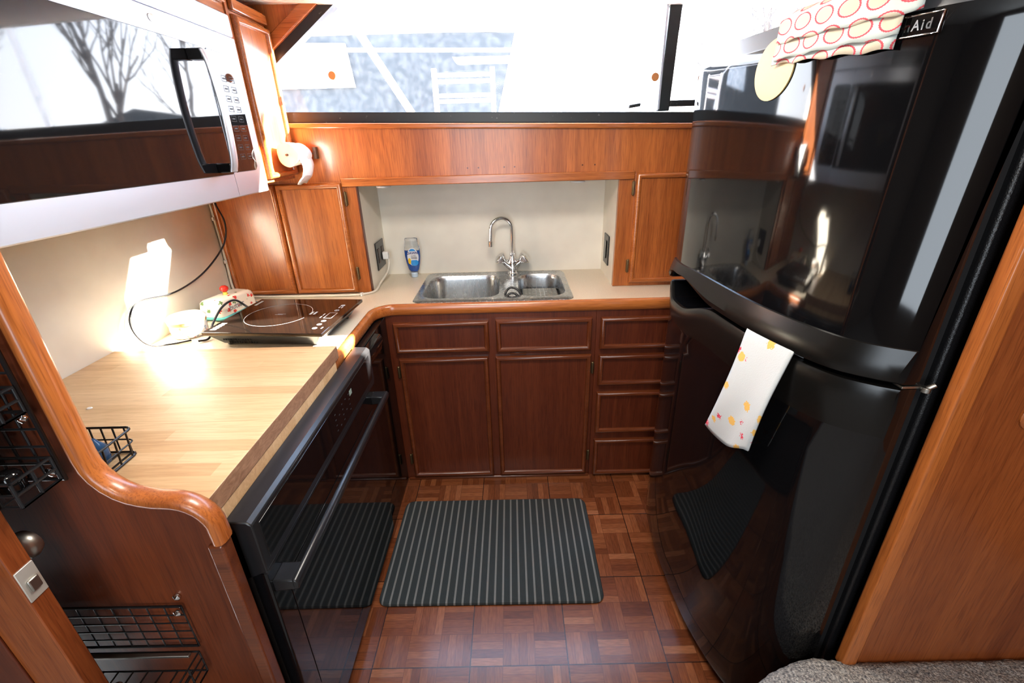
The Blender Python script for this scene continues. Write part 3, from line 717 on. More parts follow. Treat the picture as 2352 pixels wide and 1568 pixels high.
# ------------------------------------------------------------------ induction cooktop
ang = R(-5); cxk, cyk = -.808, 1.535
def rot(px, py, z): 
    return Vector((cxk+px*math.cos(ang)-py*math.sin(ang), cyk+px*math.sin(ang)+py*math.cos(ang), z))
t = thing('induction_cooktop', 'portable induction cooktop with a brown-black glass top on the countertop', 'cooktop', (cxk,cyk,ZC))
def ckbox(x0,y0,x1,y1,z0,z1,ins=0,bm=None):
    bm = bm or BM(); rings = [[rot(x0+ins,y0+ins,z0),rot(x1-ins,y0+ins,z0),rot(x1-ins,y1-ins,z0),rot(x0+ins,y1-ins,z0)],[rot(x0,y0,z1),rot(x1,y0,z1),rot(x1,y1,z1),rot(x0,y1,z1)]]
    skin(bm, rings); return bm
KW, KD = .206, .172
obj('housing', ckbox(-KW+.012,-KD+.006,KW-.012,KD-.006,ZC+.006,ZC+.048,.030), M['black_satin'], t, bevel=.004)
gp = obj('glass_top', ckbox(-KW,-KD,KW,KD,ZC+.048,ZC+.060), M['cooktop'], t, bevel=.002)
for x in (-.15,.15):
    for y in (-.12,.12):
        bm = BM(); lathe(bm, [(.0,0),(.012,0),(.010,.008),(.0,.008)], rot(x,y,ZC+.0005), 'z', 14); obj('foot', bm, M['black_matte'], t)
bm = BM()
for k in range(12): 
    for zz in (ZC+.026,ZC+.012):
        a = rot(-.15+k*.0085+(0 if zz>.92 else .012),-KD+.008+(.013 if zz>.92 else .022),zz); box(bm, a, a+Vector((.0035,-.004,.010)))
obj('vent_slots', bm, mat('slot_black',(.001,.001,.001),.9), t)
bm = BM(); zt = ZC+.0602; n_=64
def arc(bm, r0, r1, a0, a1, c=(0,0), n=40):
    A = [bm.verts.new(rot(c[0]+r0*math.cos(a0+(a1-a0)*k/n), c[1]+r0*math.sin(a0+(a1-a0)*k/n), zt)) for k in range(n+1)]
    B = [bm.verts.new(rot(c[0]+r1*math.cos(a0+(a1-a0)*k/n), c[1]+r1*math.sin(a0+(a1-a0)*k/n), zt)) for k in range(n+1)]
    for k in range(n): bm.faces.new((A[k],A[k+1],B[k+1],B[k]))
def bar(bm, x0,y0,x1,y1): bm.faces.new([bm.verts.new(rot(*p,zt)) for p in ((x0,y0),(x1,y0),(x1,y1),(x0,y1))])
arc(bm, .112,.1135, R(15), R(345), (-.035,.0)); bar(bm,-.05,-.003,-.02,-.001); bar(bm,-.042,.003,-.012,.005); bar(bm,.075,.002,.083,.030); bar(bm,.089,.002,.097,.030)
obj('ring_marking', bm, M['white_mark'], gp, smooth=0)
bm = BM()
for y in (-.125,-.092,-.060,.045,.098): arc(bm, .0 if y in (-.125,.098) else .006, .0085, 0, 2*math.pi, (.160,y), 18)
for y in (-.092,-.060,.045): bar(bm,.1585,y-.0035,.1615,y+.0035)
for a in ((.145,-.035,.147,.020),(.173,-.035,.175,.020),(.145,-.035,.175,-.033),(.145,.018,.175,.020),(.130,-.03,.134,-.015),(.130,-.008,.134,.012),(.182,-.13,.186,-.115),(.154,.070,.158,.086),(.164,.070,.168,.086)): bar(bm,*a)
obj('control_icons', bm, M['white_mark'], gp, smooth=0)
bm = BM()
for k in range(5): bar(bm, -.192,-.150+k*.014,-.172,-.141+k*.014)
obj('warning_print', bm, M['white_mark'], gp, smooth=0); bm = BM()
for k in range(6): bar(bm, -.190,.095+k*.009,-.180,.100+k*.009)
obj('rating_print', bm, M['white_mark'], gp, smooth=0)
# cords on the counter
bm = BM(); tube(bm, smooth_path([(-1.205,1.92,1.372),(-1.195,1.915,1.30),(-1.17,1.90,1.23),(-1.175,1.86,1.15),(-1.205,1.74,1.07),(-1.235,1.60,1.035),(-1.240,1.44,1.055),(-1.235,1.375,1.02),(-1.225,1.36,.97),(-1.20,1.37,.925),(-1.17,1.42,.9055),(-1.12,1.45,.9055)],8), .0032, 8)
tag(obj('black_power_cord', bm, M['wire'], smooth=60), 'black cord looping from the microwave down the splashback to the countertop', 'cord')
bm = BM(); tube(bm, smooth_path([(-.998,1.655,.925),(-1.03,1.66,.955),(-1.055,1.64,.985),(-1.075,1.59,.975),(-1.08,1.52,.935),(-1.065,1.46,.907),(-1.09,1.44,.9055)],8), .0040, 8)
tag(obj('black_power_cord', bm, M['wire'], smooth=60), 'black cord arching from the cooktop back past the butter dish', 'cord')

# ------------------------------------------------------------------ butter dish, jar, spoon
dc = Vector((-1.150,1.745,ZC)); da = R(12)
def drot(x,y,z): return Vector((dc.x+x*math.cos(da)-y*math.sin(da)*-1, dc.y+y*math.cos(da)-x*math.sin(da), ZC+z))
t = thing('butter_dish', 'floral ceramic butter dish with a red knob behind the cooktop', 'butter dish', tuple(dc))
bm = BM(); rings = []
for z,ix in ((.001,.010),(.006,.002),(.012,.0),(.014,.004)): rings.append([drot(x,y,z) for x,y in rrect(0,0,.125-ix*2,.215-ix*2,.02)])
skin(bm, rings); obj('tray', bm, M['teal'], t, smooth=50)
bm = BM(); rings = []
for z,ix in ((.0145,.008),(.05,.010),(.066,.013),(.073,.020),(.076,.034)): rings.append([drot(x,y,z) for x,y in rrect(0,0,.125-ix*2,.210-ix*2,.02 if ix<.03 else .015)])
skin(bm, rings); lid = obj('lid', bm, M['floral'], t, smooth=50)
text('lettering', 'butter', .030, basis(tuple(drot(.0535,-.015,.038)), (math.sin(da),math.cos(da),0),(0,0,1),(math.cos(da),-math.sin(da),0)), M['grey_mark'], lid)
bm = BM(); lathe(bm, [(.0,0),(.010,0),(.007,.008),(.009,.012),(.0,.013)], drot(0,0,.0755), 'z', 18); obj('knob_stem', bm, M['yellow'], lid)
bm = BM(); lathe(bm, [(.0,0),(.011,.002),(.016,.010),(.015,.018),(.008,.024),(.0,.025)], drot(0,0,.088), 'z', 20); obj('knob', bm, M['red'], lid, smooth=60)
t = thing('ceramic_canister', 'round white canister with wooden band and faded floral print, left of cooktop', 'canister', (-1.165,1.515,ZC))
cc_ = (-1.165,1.518,ZC+.001)
bm = BM(); lathe(bm, [(.0,0),(.050,0),(.056,.006),(.058,.03),(.057,.048),(.0,.048)], cc_, 'z', 36); obj('pot', bm, M['floral_pink'], t, smooth=50)
bm = BM(); lathe(bm, [(.0,.048),(.060,.048),(.060,.060),(.0,.060)], cc_, 'z', 36); obj('wooden_band', bm, M['tan'], t, bevel=.001)
bm = BM(); lathe(bm, [(.0,.060),(.061,.060),(.062,.066),(.054,.074),(.0,.078)], cc_, 'z', 36); obj('lid', bm, M['white'], t, smooth=50)
bm = BM(); tube(bm, [(-1.235,1.335,.906),(-1.20,1.36,.906),(-1.175,1.385,.907)], [.006,.009,.004], 10, flat=.35); tag(obj('wooden_spoon_rest', bm, M['tan']), 'small tan wooden piece on the counter against the splashback', 'spoon')
bm = BM(); lathe(bm, [(.0,0),(.006,0),(.004,.002),(.0,.002)], (-1.038,.951,ZC+.0425), 'z', 9, sx=1.2); tag(obj('crumb', bm, M['white']), 'white crumb lying on the butcher block', 'crumb')

# ------------------------------------------------------------------ bulkhead at the left
t = thing('bulkhead', 'teak end partition with rounded cap rail stepping down beside the butcher block', 'partition', (-.9,.61,0))
def outline():
    P_ = [(-.706,2.28),(-.706,1.06)]
    for k in range(1,7): a = R(180+90*k/7); P_.append((-.706+.085+.085*math.cos(a), 1.057+.085*math.sin(a)))
    P_.append((-.621,.970)); P_.append((-.595,.968))
    for k in range(1,8): a = R(90-90*k/8); P_.append((-.600+.070*math.cos(a), .898+.070*math.sin(a)))
    P_.append((-.530,.870)); return P_
ol = outline()
bm = BM(); f = [(p[0]-.004 if i<2 else p[0]-.004, .600, p[1]-.004) for i,p in enumerate(ol)] + [(-.534,.600,0),(-1.9,.600,0),(-1.9,.600,2.28)]
rings = [[(p[0],.600,p[2]),(p[0],.618,p[2]),(-1.9,.618,p[2]),(-1.9,.600,p[2])] for p in f[:-2]]
skin(bm, rings); obj('panel', bm, M['teak_bulk'], t, smooth=0)
prof = [(-.020,-.008),(-.013,-.016),(-.006,-.019),(.002,-.017),(.006,-.010),(.007,.0),(.006,.010),(.002,.017),(-.006,.019),(-.013,.016),(-.020,.008)]
rings = []
for i,p in enumerate(ol):
    a = Vector((ol[max(i-1,0)][0],0,ol[max(i-1,0)][1])); b = Vector((ol[min(i+1,len(ol)-1)][0],0,ol[min(i+1,len(ol)-1)][1])); T_ = (b-a).normalized(); nn = Vector((-T_.z,0,T_.x))
    if nn.x < 0 and i < 3: nn = -nn
    nn = Vector((-T_.z,0,T_.x)); 
    rings.append([Vector((p[0],.609,p[1]))+nn*d+Y*h for d,h in prof])
bm = BM(); skin(bm, rings); obj('cap_rail', bm, M['teak'], t, smooth=50)
bm = BM(); box(bm, (-.556,.592,0),(-.528,.622,.868)); obj('edge_batten', bm, M['teak_dark_x'], t, bevel=.005, seg=3)

# ------------------------------------------------------------------ wire racks
def wires(bm, segs, r=.0022):
    for s_ in segs: tube(bm, s_, r, 6)
def basket(bm, O, w_, d_, h_, nx, nz, r=.0024):
    """open wire basket: O lower corner at the back; U=x, out = -y"""
    x0,y0,z0 = O; x1 = x0+w_; y1 = y0-d_; z1 = z0+h_; S = []
    for z in (z0,z1): S += [[(x0,y0,z),(x1,y0,z)],[(x1,y0,z),(x1,y1,z)],[(x1,y1,z),(x0,y1,z)],[(x0,y1,z),(x0,y0,z)]]
    for k in range(nx+1):
        x = x0+w_*k/nx; S += [[(x,y1,z0),(x,y1,z1)],[(x,y0,z0),(x,y1,z0)]]
    for k in range(1,nz): 
        z = z0+h_*k/nz; S += [[(x0,y1,z),(x1,y1,z)],[(x1,y0,z),(x1,y1,z)]]
    for y in (y0,(y0+y1)/2): S += [[(x1,y,z0),(x1,y,z1)],[(x0,y,z0),(x0,y,z1)]]
    wires(bm, S, r)
t = thing('hanging_wire_rack', 'black wire rack with two basket shelves on the bulkhead above the door knob', 'wire rack', (-.9,.585,1.02))
bm = BM(); S = []; RX0, RX1, RZ0, RZ1 = -1.10, -.726, 1.035, 1.42
for k in range(14):
    x = RX0+(RX1-RX0)*k/13; S.append([(x,.583,RZ0),(x,.583,RZ1)])
for k in range(13):
    z = RZ0+(RZ1-RZ0)*k/12; S.append([(RX0,.581,z),(RX1,.581,z)])
wires(bm, S, .0022); tube(bm, [(RX0,.582,RZ0),(RX1,.582,RZ0),(RX1,.582,RZ1),(RX0,.582,RZ1)], .0036, 6, closed=True)
obj('grid_back', bm, M['wire'], t, smooth=60)
for z in (1.040,1.165):
    bm = BM(); basket(bm, (RX0,.576,z), RX1-RX0+.0, .062, .042, 12, 2, .0026); obj('basket_shelf', bm, M['wire'], t, smooth=60)
for x,z in ((-.735,1.055),(-.735,1.155)):
    bm = BM(); lathe(bm, [(.0,0),(.008,0),(.008,.004),(.0,.008)], (x,.577,z), frame=(-Y,X,Z), seg=12); obj('screw', bm, M['chrome'], t)
for k,(x,z,r_) in enumerate(((-.765,1.066,.016),(-.81,1.066,.018),(-.765,1.19,.015),(-.80,1.19,.013))):
    bm = BM(); lathe(bm, [(.0,0),(r_,0),(r_,.030),(r_*.7,.036),(.0,.038)], (x,.545,z-.022), 'z', 16); tag(obj('spice_jar', bm, M['black_gloss'], smooth=50), ['small dark jar at the right end of the lower wire basket','second dark jar in the lower wire basket','small dark jar at the right end of the upper wire basket','second dark jar in the upper wire basket'][k], 'jar', 'jars in the wire rack')
t = thing('lower_wire_shelf', 'black wire shelf with chrome front bar low on the bulkhead', 'wire rack', (-.76,.585,.60))
bm = BM(); S = []; LX0, LX1, LZ0, LZ1 = -1.02, -.650, .600, .716
for k in range(12): x = LX0+(LX1-LX0)*k/11; S.append([(x,.592,LZ0),(x,.592,LZ1)])
for k in range(1,5): z = LZ0+(LZ1-LZ0)*k/5; S.append([(LX0,.591,z),(LX1,.591,z)])
wires(bm, S, .0014); tube(bm, [(LX0,.592,LZ0),(LX1,.592,LZ0),(LX1,.592,LZ1),(LX0,.592,LZ1)], .0026, 6, closed=True)
obj('grid_back', bm, M['wire'], t, smooth=60)
bm = BM(); basket(bm, (LX0,.586,.530), LX1-LX0, .068, .060, 12, 3, .0018); obj('basket_shelf', bm, M['wire'], t, smooth=60)
bm = BM(); box(bm, (LX0,.572,.592),(LX1-.01,.580,.598)); obj('front_bar', bm, M['chrome_dull'], t, bevel=.001)
for x,z in ((-.655,.735),(-.657,.704)):
    bm = BM(); lathe(bm, [(.0,0),(.007,0),(.007,.004),(.0,.008)], (x,.599 if z>.72 else .589,z), frame=(-Y,X,Z), seg=12); obj('screw', bm, M['chrome'], t)
for k,(x0,z,a) in enumerate(((-.80,.545,0),(-.775,.538,1))):
    bm = BM(); tube(bm, smooth_path([(x0-.06,.55,z),(x0,.545-.01*a,z+.008),(x0+.045,.535,z+.002),(x0+.075,.53,z+.006)],5), [.004]*21 if False else .0042, 8)
    lathe(bm, [(.0,0),(.010,.004),(.010,.010),(.0,.014)], (x0-.005,.545,z+.004), 'x', 12)
    tag(obj('steel_utensil', bm, M['chrome_dull'], smooth=60), ['steel utensil with a bead lying in the low wire shelf','steel utensil lying closest to the front of the low wire shelf'][k], 'utensil')
# basket hooked on the block side
t = thing('small_wire_basket', 'small black wire basket on the butcher block behind the bulkhead', 'wire basket', (-.80,.72,ZC+.042))
bm = BM(); z0 = ZC+.0455; 
x0,x1,y0,y1 = -.97,-.782,.655,.770; S = []
for z,e in ((z0,0),(z0+.058,.006)): tube(bm, [(a,b,z) for a,b in rrect((x0+x1)/2,(y0+y1)/2,x1-x0+e*2,y1-y0+e,.012,3)], .0026, 6, closed=True)
for k in range(8): x = x0+.012+(x1-x0-.024)*k/7; S += [[(x,y0,z0),(x,y1,z0),(x,y1+.003,z0+.058)],[(x,y0,z0),(x,y0-.003,z0+.058)]]
for k in range(4): y = y0+.015+(y1-y0-.03)*k/3; S += [[(x1,y,z0),(x1+.006,y,z0+.058)]]
wires(bm, S, .0018); tube(bm, [(a,b,z0+.03) for a,b in rrect((x0+x1)/2,(y0+y1)/2,x1-x0+.006,y1-y0+.003,.012,3)], .0018, 6, closed=True)
obj('wire_frame', bm, M['wire'], t, smooth=60)
bm = BM(); lathe(bm, [(.0,0),(.016,0),(.018,.01),(.018,.035),(.010,.046),(.006,.054),(.0,.054)], (-.826,.733,z0+.003), 'z', 20); tag(obj('blue_bottle', bm, M['blue_item'], smooth=50), 'dark blue glass bottle inside the small wire basket', 'bottle')

# ------------------------------------------------------------------ open door at bottom left
t = thing('cabin_door', 'open teak cabin door seen edge-on at the bottom left', 'door', (-1.2,.49,.0))
bm = BM(); box(bm, (-1.55,.476,.0),(-.750,.507,1.24)); obj('leaf', bm, M['teak_panel'], t, bevel=.002)
bm = BM(); box(bm, (-1.5,.471,.05),(-.83,.476,1.16)); obj('recessed_panel', bm, M['teak_dark'], t, bevel=.002)
bm = BM(); box(bm, (-.7505,.4775,.885),(-.748,.5055,.945)); lp = obj('latch_plate', bm, mat('worn_latch_plate',(.66,.64,.58),.42,.6), t, bevel=.0008)
bm = BM(); box(bm, (-.7482,.484,.900),(-.744,.500,.922)); obj('latch_bolt', bm, M['chrome_dull'], lp, bevel=.002)
for y,d in ((.5075,1),(.4755,-1)):
    bm = BM(); lathe(bm, [(.0,0),(.022,0),(.022,.003),(.009,.006),(.009,.014),(.022,.022),(.026,.032),(.022,.042),(.0,.047)], (-.797,y,.938), frame=(Y*d,X,Z), seg=26); obj('knob', bm, M['chrome_dull'], t, smooth=55)

# ------------------------------------------------------------------ fridge
FY0, FY1 = .722, 1.517
def fx(y, z=0):
    """bowed door front in plan"""
    pts = [(.700,.700),(.722,.664),(.745,.628),(.78,.590),(.83,.566),(.90,.546),(1.0,.5285),(1.15,.5200),(1.27,.5185),(1.38,.526),(1.46,.538),(1.517,.552),(1.53,.56)]
    for i in range(len(pts)-1):
        if pts[i][0] <= y <= pts[i+1][0]:
            p0 = pts[max(i-1,0)]; p1 = pts[i]; p2 = pts[i+1]; p3 = pts[min(i+2,len(pts)-1)]
            u_ = (y-p1[0])/(p2[0]-p1[0]); m1 = (p2[1]-p0[1])/(p2[0]-p0[0])*(p2[0]-p1[0]); m2 = (p3[1]-p1[1])/(p3[0]-p1[0])*(p2[0]-p1[0])
            x = (2*u_**3-3*u_**2+1)*p1[1]+(u_**3-2*u_**2+u_)*m1+(-2*u_**3+3*u_**2)*p2[1]+(u_**3-u_**2)*m2
            return x + .055*z*max(0,(1.517-y))
    return pts[0][1] if y < pts[0][0] else pts[-1][1]
t = thing('refrigerator', 'tall glossy black top-freezer refrigerator with bowed doors on the right', 'refrigerator', (.95,1.12,0))
bm = BM(); box(bm, (.765,FY0+.006,.02),(1.40,FY1-.006,1.70)); obj('cabinet_body', bm, M['black_tex'], t, bevel=.006)
bm = BM(); box(bm, (.715,FY0+.02,.05),(.765,FY1-.02,1.69)); obj('door_gasket', bm, M['black_matte'], t)
YS = [FY0+.0005+(FY1-FY0-.001)*k/48 for k in range(49)]
def door(rows, name, zi, band=()):
    """rows: list of functions y -> (z, outward offset)"""
    bm = BM(); V = []
    for r_ in rows:
        V.append([bm.verts.new((fx(y, r_(y)[0]) - r_(y)[1], y, r_(y)[0])) for y in YS])
    for i in range(len(V)-1):
        for j in range(len(YS)-1): bm.faces.new((V[i][j],V[i][j+1],V[i+1][j+1],V[i+1][j])).material_index = 1 if i in band else (2 if name == 'freezer_door' and i >= 12 else 0)
    # back, sides, top, bottom
    XB = .735
    Bk = []
    for r_ in (rows[0], rows[-1]): Bk.append([bm.verts.new((max(XB, fx(y)+.02), y, r_(y)[0])) for y in YS])
    for j in range(len(YS)-1):
        bm.faces.new((V[0][j],V[0][j+1],Bk[0][j+1],Bk[0][j])); bm.faces.new((V[-1][j],V[-1][j+1],Bk[1][j+1],Bk[1][j])); bm.faces.new((Bk[0][j],Bk[0][j+1],Bk[1][j+1],Bk[1][j]))
    for j in (0,-1):
        bm.faces.new([V[i][j] for i in range(len(V))]+[Bk[1][j],Bk[0][j]])
    return obj(name, bm, [M['black_door'], M['black_grip'], M['door_cap']], t, smooth=32)
def sm(a, b, x): x = max(0,min(1,(x-a)/(b-a))); return x*x*(3-2*x)
def arch(y): return .040*sm(1.14,1.36,y)*sm(1.514,1.455,y)       # finger pocket near the far edge
SEZ = 1.088
def seam(y): return SEZ - .018*sm(1.2,1.517,y)
fr = [lambda y: (seam(y)+arch(y)*.85, .004), lambda y: (seam(y)+.004+arch(y)*.85, .015), lambda y: (seam(y)+.018+arch(y)*.6, .019), lambda y: (seam(y)+.042+arch(y)*.2, .012), lambda y: (seam(y)+.066, .004), lambda y: (seam(y)+.0675, .0),
      lambda y: (seam(y)+.075,0)] + [(lambda y, z=z: (z, 0)) for z in (1.25,1.35,1.45,1.55,1.65,1.678)] + [lambda y:(1.682,-.0012), lambda y:(1.714,-.0078), lambda y:(1.717,-.014)]
fd = door(fr, 'freezer_door', 0, (0,1,2,3,4))
bm = BM()
lw = [lambda y: (.055,-.012), lambda y: (.06,-.002), lambda y: (.075,0)] + [(lambda y, z=z: (z, 0)) for z in (.13,.135,.2,.3,.4,.5,.6,.7,.8,.9)] + [lambda y: (.965-arch(y)*.6,0), lambda y: (.970-arch(y)*.6,.002), lambda y:(seam(y)-.050-arch(y)*1.2,.007), lambda y:(seam(y)-.020-arch(y)*1.25,.008), lambda y:(seam(y)-.012-arch(y)*1.25,.004), lambda y:(seam(y)-.010-arch(y)*1.25,-.004)]
ld = door(lw, 'fridge_door', 0, (14,15,16,17,18))
# hinge between the doors
bm = BM(); box(bm, (.705,.7205,1.080),(.745,.745,1.085)); lathe(bm, [(.0,0),(.008,0),(.008,.010),(.0,.010)], (.745,.716,1.076), 'z', 12); tube(bm, [(.746,.716,1.083),(.757,.713,1.092)], .005, 8)
obj('middle_hinge', bm, M['chrome_dull'], t, bevel=.001)
bm = BM(); box(bm, (.62,.76,.01),(.76,1.48,.052)); obj('kick_grille', bm, M['black_matte'], t)
# badge
def onface(y, z, out=0): return Vector((fx(y,z)-out, y, z))
yb0, yb1, zb0, zb1 = .800,.905,1.6445,1.672
bm = BM(); n_=8; rings=[]
for k in range(n_+1):
    y = yb0+(yb1-yb0)*k/n_; rings.append([onface(y,zb0,-.001),onface(y,zb0,.003),onface(y,zb1,.003),onface(y,zb1,-.001)])
skin(bm, rings); bd = obj('badge', bm, M['black_gloss'], fd, smooth=30)
bm = BM(); rr_ = []
for k in range(n_+1): y = yb0+(yb1-yb0)*k/n_; rr_.append(onface(y,zb0,.004))
for k in range(n_,-1,-1): y = yb0+(yb1-yb0)*k/n_; rr_.append(onface(y,zb1,.004))
tube(bm, rr_, .0018, 6, closed=True); obj('badge_frame', bm, M['chrome'], bd, smooth=60)
s_ = 'KitchenAid'; cw = [.0145,.0065,.0085,.012,.0135,.012,.013,.0155,.0065,.0135]; cw = [c_*.74 for c_ in cw]; yy = yb0+.008+sum(cw)
for ch, w_ in zip(s_, cw):
    yc = yy-w_/2; tv_ = (onface(yc-.004,1.655)-onface(yc+.004,1.655)).normalized(); nrm = tv_.cross(Vector((0,0,1))).normalized()
    if nrm.x > 0: nrm = -nrm
    text('badge_letter', ch, .0195, basis(tuple(onface(yc,1.6575,.0036)), tuple(tv_), (0,0,1), tuple(tv_.cross(Z))), M['chrome'], bd, sx=.78); yy -= w_
# disc magnet
bm = BM(); cyy, czz = 1.100, 1.634; cvs = []; n_ = 40
rings = []
for off in (.0005,.003): rings.append([onface(cyy+.060*math.cos(a), czz+.058*math.sin(a), off) for a in [2*math.pi*k/n_ for k in range(n_)]])
skin(bm, rings); tag(obj('round_magnet', bm, M['pale_yellow'], smooth=40), 'pale yellow round magnet on the freezer door beside the hanging towel', 'magnet')

# ringed towel hung over the top of the freezer door
t = thing('ringed_towel', 'white towel with pink rings folded over the top of the freezer door', 'towel', (.6,.97,1.72))
for li,(zb,off,y0,y1) in enumerate(((1.630,.006,.845,1.095),(1.648,.011,.838,1.088),(1.676,.016,.815,1.080))):
    bm = BM(); V = []; nu = 26
    prof_ = [(1.728,-.16,1),(1.728,-.10,1),(1.728,-.05,1),(1.724,-.018,1)]
    for zz, o_, _ in prof_: V.append([( zz+.0035*li, o_ ) for k in range(nu+1)])
    rows_ = [1.705,1.69,1.67,1.65,1.635,1.62]; 
    V2 = []
    for i,(zz,o_,_) in enumerate(prof_):
        V2.append([bm.verts.new((fx(y0+(y1-y0)*k/nu,1.7)-o_-off*.6, y0+(y1-y0)*k/nu, zz+.0035*li)) for k in range(nu+1)])
    m_ = 6
    for i in range(m_+1):
        zz = 1.714-(1.714-zb)*i/m_
        row = []
        for k in range(nu+1):
            y = y0+(y1-y0)*k/nu; zsk = zz+(.012*(k/nu) if i==m_ and li==0 else 0)+.002*math.sin(k*.9+li)*(i/m_)
            row.append(bm.verts.new((fx(y,zz)-off-.0025-.0025*math.sin(k*.8+li*2)*(i/m_), y, zsk)))
        V2.append(row)
    for i in range(len(V2)-1):
        for k in range(nu): bm.faces.new((V2[i][k],V2[i][k+1],V2[i+1][k+1],V2[i+1][k]))
    o = obj('towel_fold', bm, M['towel_rings'], t, smooth=60); so = o.modifiers.new('s','SOLIDIFY'); so.thickness = .0022; so.offset = 1
# blossom towel tucked in the handle gap
t = None
bm = BM(); V = []; nu, nv = 14, 26
def tw(u_, v_):
    # u across (0 far edge .. 1 near edge), v down
    yt = .985 + (.855-.985)*u_; yb = 1.035 + (.880-1.035)*u_
    s_ = v_; y = yt + (yb-yt)*(s_**2.2) - .008*math.sin(math.pi*s_)*(1-u_)
    ztop = 1.094 - .000*u_; zbot = .795 + .030*u_ - .045*math.sin(math.pi*min(1,u_*1.1))*.55
    z = ztop + (zbot-ztop)*s_
    bulge = .012*math.sin(math.pi*min(1,s_*1.0)) + .006*math.sin(u_*7+s_*2)*s_ + .012*s_
    x = fx(y, z) - .014 - bulge
    return (x, y, z)
for j in range(nv+1): V.append([bm.verts.new(tw(i/nu, j/nv)) for i in range(nu+1)])
back = [bm.verts.new((tw(i/nu,0)[0]+.022, tw(i/nu,0)[1], 1.0795)) for i in range(nu+1)]
for i in range(nu): bm.faces.new((back[i],back[i+1],V[0][i+1],V[0][i]))
for j in range(nv):
    for i in range(nu): bm.faces.new((V[j][i],V[j][i+1],V[j+1][i+1],V[j+1][i]))
o = obj('blossom_towel', bm, M['towel_blossom'], None, smooth=60); so = o.modifiers.new('s','SOLIDIFY'); so.thickness = .004; so.offset = 1
tag(o, 'white tea towel with pink and yellow blossoms hanging from the freezer handle', 'towel')

# ------------------------------------------------------------------ right partition, carpet, mat
w = bpy.data.objects.new('wall_right', None); COL.objects.link(w); w['kind'] = 'structure'; w['label'] = 'teak partition right of the fridge'; ORG['wall_right'] = Vector((0,0,0))
bm = BM(); box(bm, (.800,.684,.33),(XR,.700,2.28)); obj('panel', bm, M['teak_panel'], w)
bm = BM(); box(bm, (.7665,.676,.33),(.8005,.704,2.28)); obj('edge_post', bm, M['teak'], w, bevel=.005, seg=3)
bm = BM(); lathe(bm, [(.0,0),(.030,0),(.030,.004),(.022,.012),(.0,.013)], (.928,.684,1.042), frame=(-Y,X,Z), seg=20); obj('finger_pull', bm, M['teak'], w)
# carpeted upper floor with a curled edge
edge = [(-1.0,.50),(.30,.52),(.45,.590),(.50,.618),(.544,.642),(.60,.668),(.655,.686),(.71,.695),(.765,.683),(XR,.683)]
bm = BM(); NX = 90; V = []
def ey(x):
    for i in range(len(edge)-1):
        if edge[i][0] <= x <= edge[i+1][0]: return edge[i][1]+(edge[i+1][1]-edge[i][1])*(x-edge[i][0])/(edge[i+1][0]-edge[i][0])
    return edge[0][1]
xs = [-2.2,-1.5,-1.0,-.6,-.2,.1,.25]+[.3+(XR-.3)*k/110 for k in range(111)]
for x in xs:
    e = ey(x); fine = x >= .3; col = []
    ys = [e+.004,e,e-.012]+[e-.02-.0065*k for k in range(24)]+[e-.3,e-.6,e-1.2,-2.5] 
    for k,y in enumerate(ys):
        z = .352
        if k == 0: z = .26
        elif k == 1: z = .343
        if fine and 1 <= k < 27: z += .006*noise.noise(Vector((x*90,y*90,1)))+.003*noise.noise(Vector((x*200,y*200,4))); 
        yy_ = y + (.004*noise.noise(Vector((x*150,k,2))) if fine and k<3 and x<.765 else 0)
        col.append(bm.verts.new((x,yy_,z)))
    col.append(None); V.append(col[:-1])
for i in range(len(V)-1):
    for j in range(len(V[0])-1): bm.faces.new((V[i][j],V[i+1][j],V[i+1][j+1],V[i][j+1]))
o = struct('floor_carpet', bm, M['carpet'], 'grey flecked carpet of the raised floor beside the fridge', smooth=60)
bm = BM(); box(bm, (-2.2,-2.5,0),(XR,.500,.33)); box(bm,(.70,.5,0),(XR,.672,.33)); struct('floor_step', bm, M['teak'])
# mat
bm = BM(); ring0 = rrect(0,0,.812,.510,.035,6); rings = []
ar = R(-.3); 
for z,ix in ((.0005,.002),(.006,.0),(.012,.003),(.0145,.012)):
    rings.append([(-.1055+x*math.cos(ar)-y*math.sin(ar), 1.353+x*math.sin(ar)+y*math.cos(ar), z) for x,y in rrect(0,0,.812-2*ix,.510-2*ix,.035,6)])
skin(bm, rings); tag(obj('floor_mat', bm, M['mat'], smooth=45), 'dark grey anti-fatigue mat with thin light stripes on the parquet', 'mat')

# ------------------------------------------------------------------ outside
M['hull'] = mat('white_gelcoat', (.80,.80,.80), .35); M['canvas'] = mat('blue_grey_canvas', (.035,.050,.065), .8)
g = NT(M['canvas']); g.col(g.ramp(g.noise(g.map(), 3, 4), [(.2,(.020,.026,.031)),(.8,(.027,.034,.039))]))
M['vinyl'] = mat('clear_vinyl_panel', (.42,.50,.56), .25); g = NT(M['vinyl']); g.col(g.ramp(g.noise(g.map((1,1,2)), 5, 5, .6, 2), [(.35,(.25,.33,.40)),(.6,(.72,.76,.80))]))
M['bark'] = mat('bark', (.07,.055,.05), .9); M['asphalt'] = mat('pale_gravel', (.42,.42,.41), .9)
BY = 5.0
t = thing('neighbour_boat', 'white motor boat with a blue-grey canvas enclosure outside the window', 'boat', (0,BY+1,-.2))
bm = BM(); box(bm, (-4.5,BY+.15,-.3),(3.4,BY+2.6,1.55)); obj('hull', bm, M['hull'], t, bevel=.1, seg=4)
bm = BM(); prism(bm, [(-3.2,BY,1.50),(-.17,BY,1.50),(.075,BY,2.41),(-3.2,BY,2.49)], (0,.06,0)); ec = obj('canvas_enclosure', bm, M['canvas'], t)
bm = BM(); box(bm, (-3.3,BY-.03,2.42),(.4,BY+2.3,2.60)); obj('hardtop', bm, M['hull'], t, bevel=.05, seg=3)
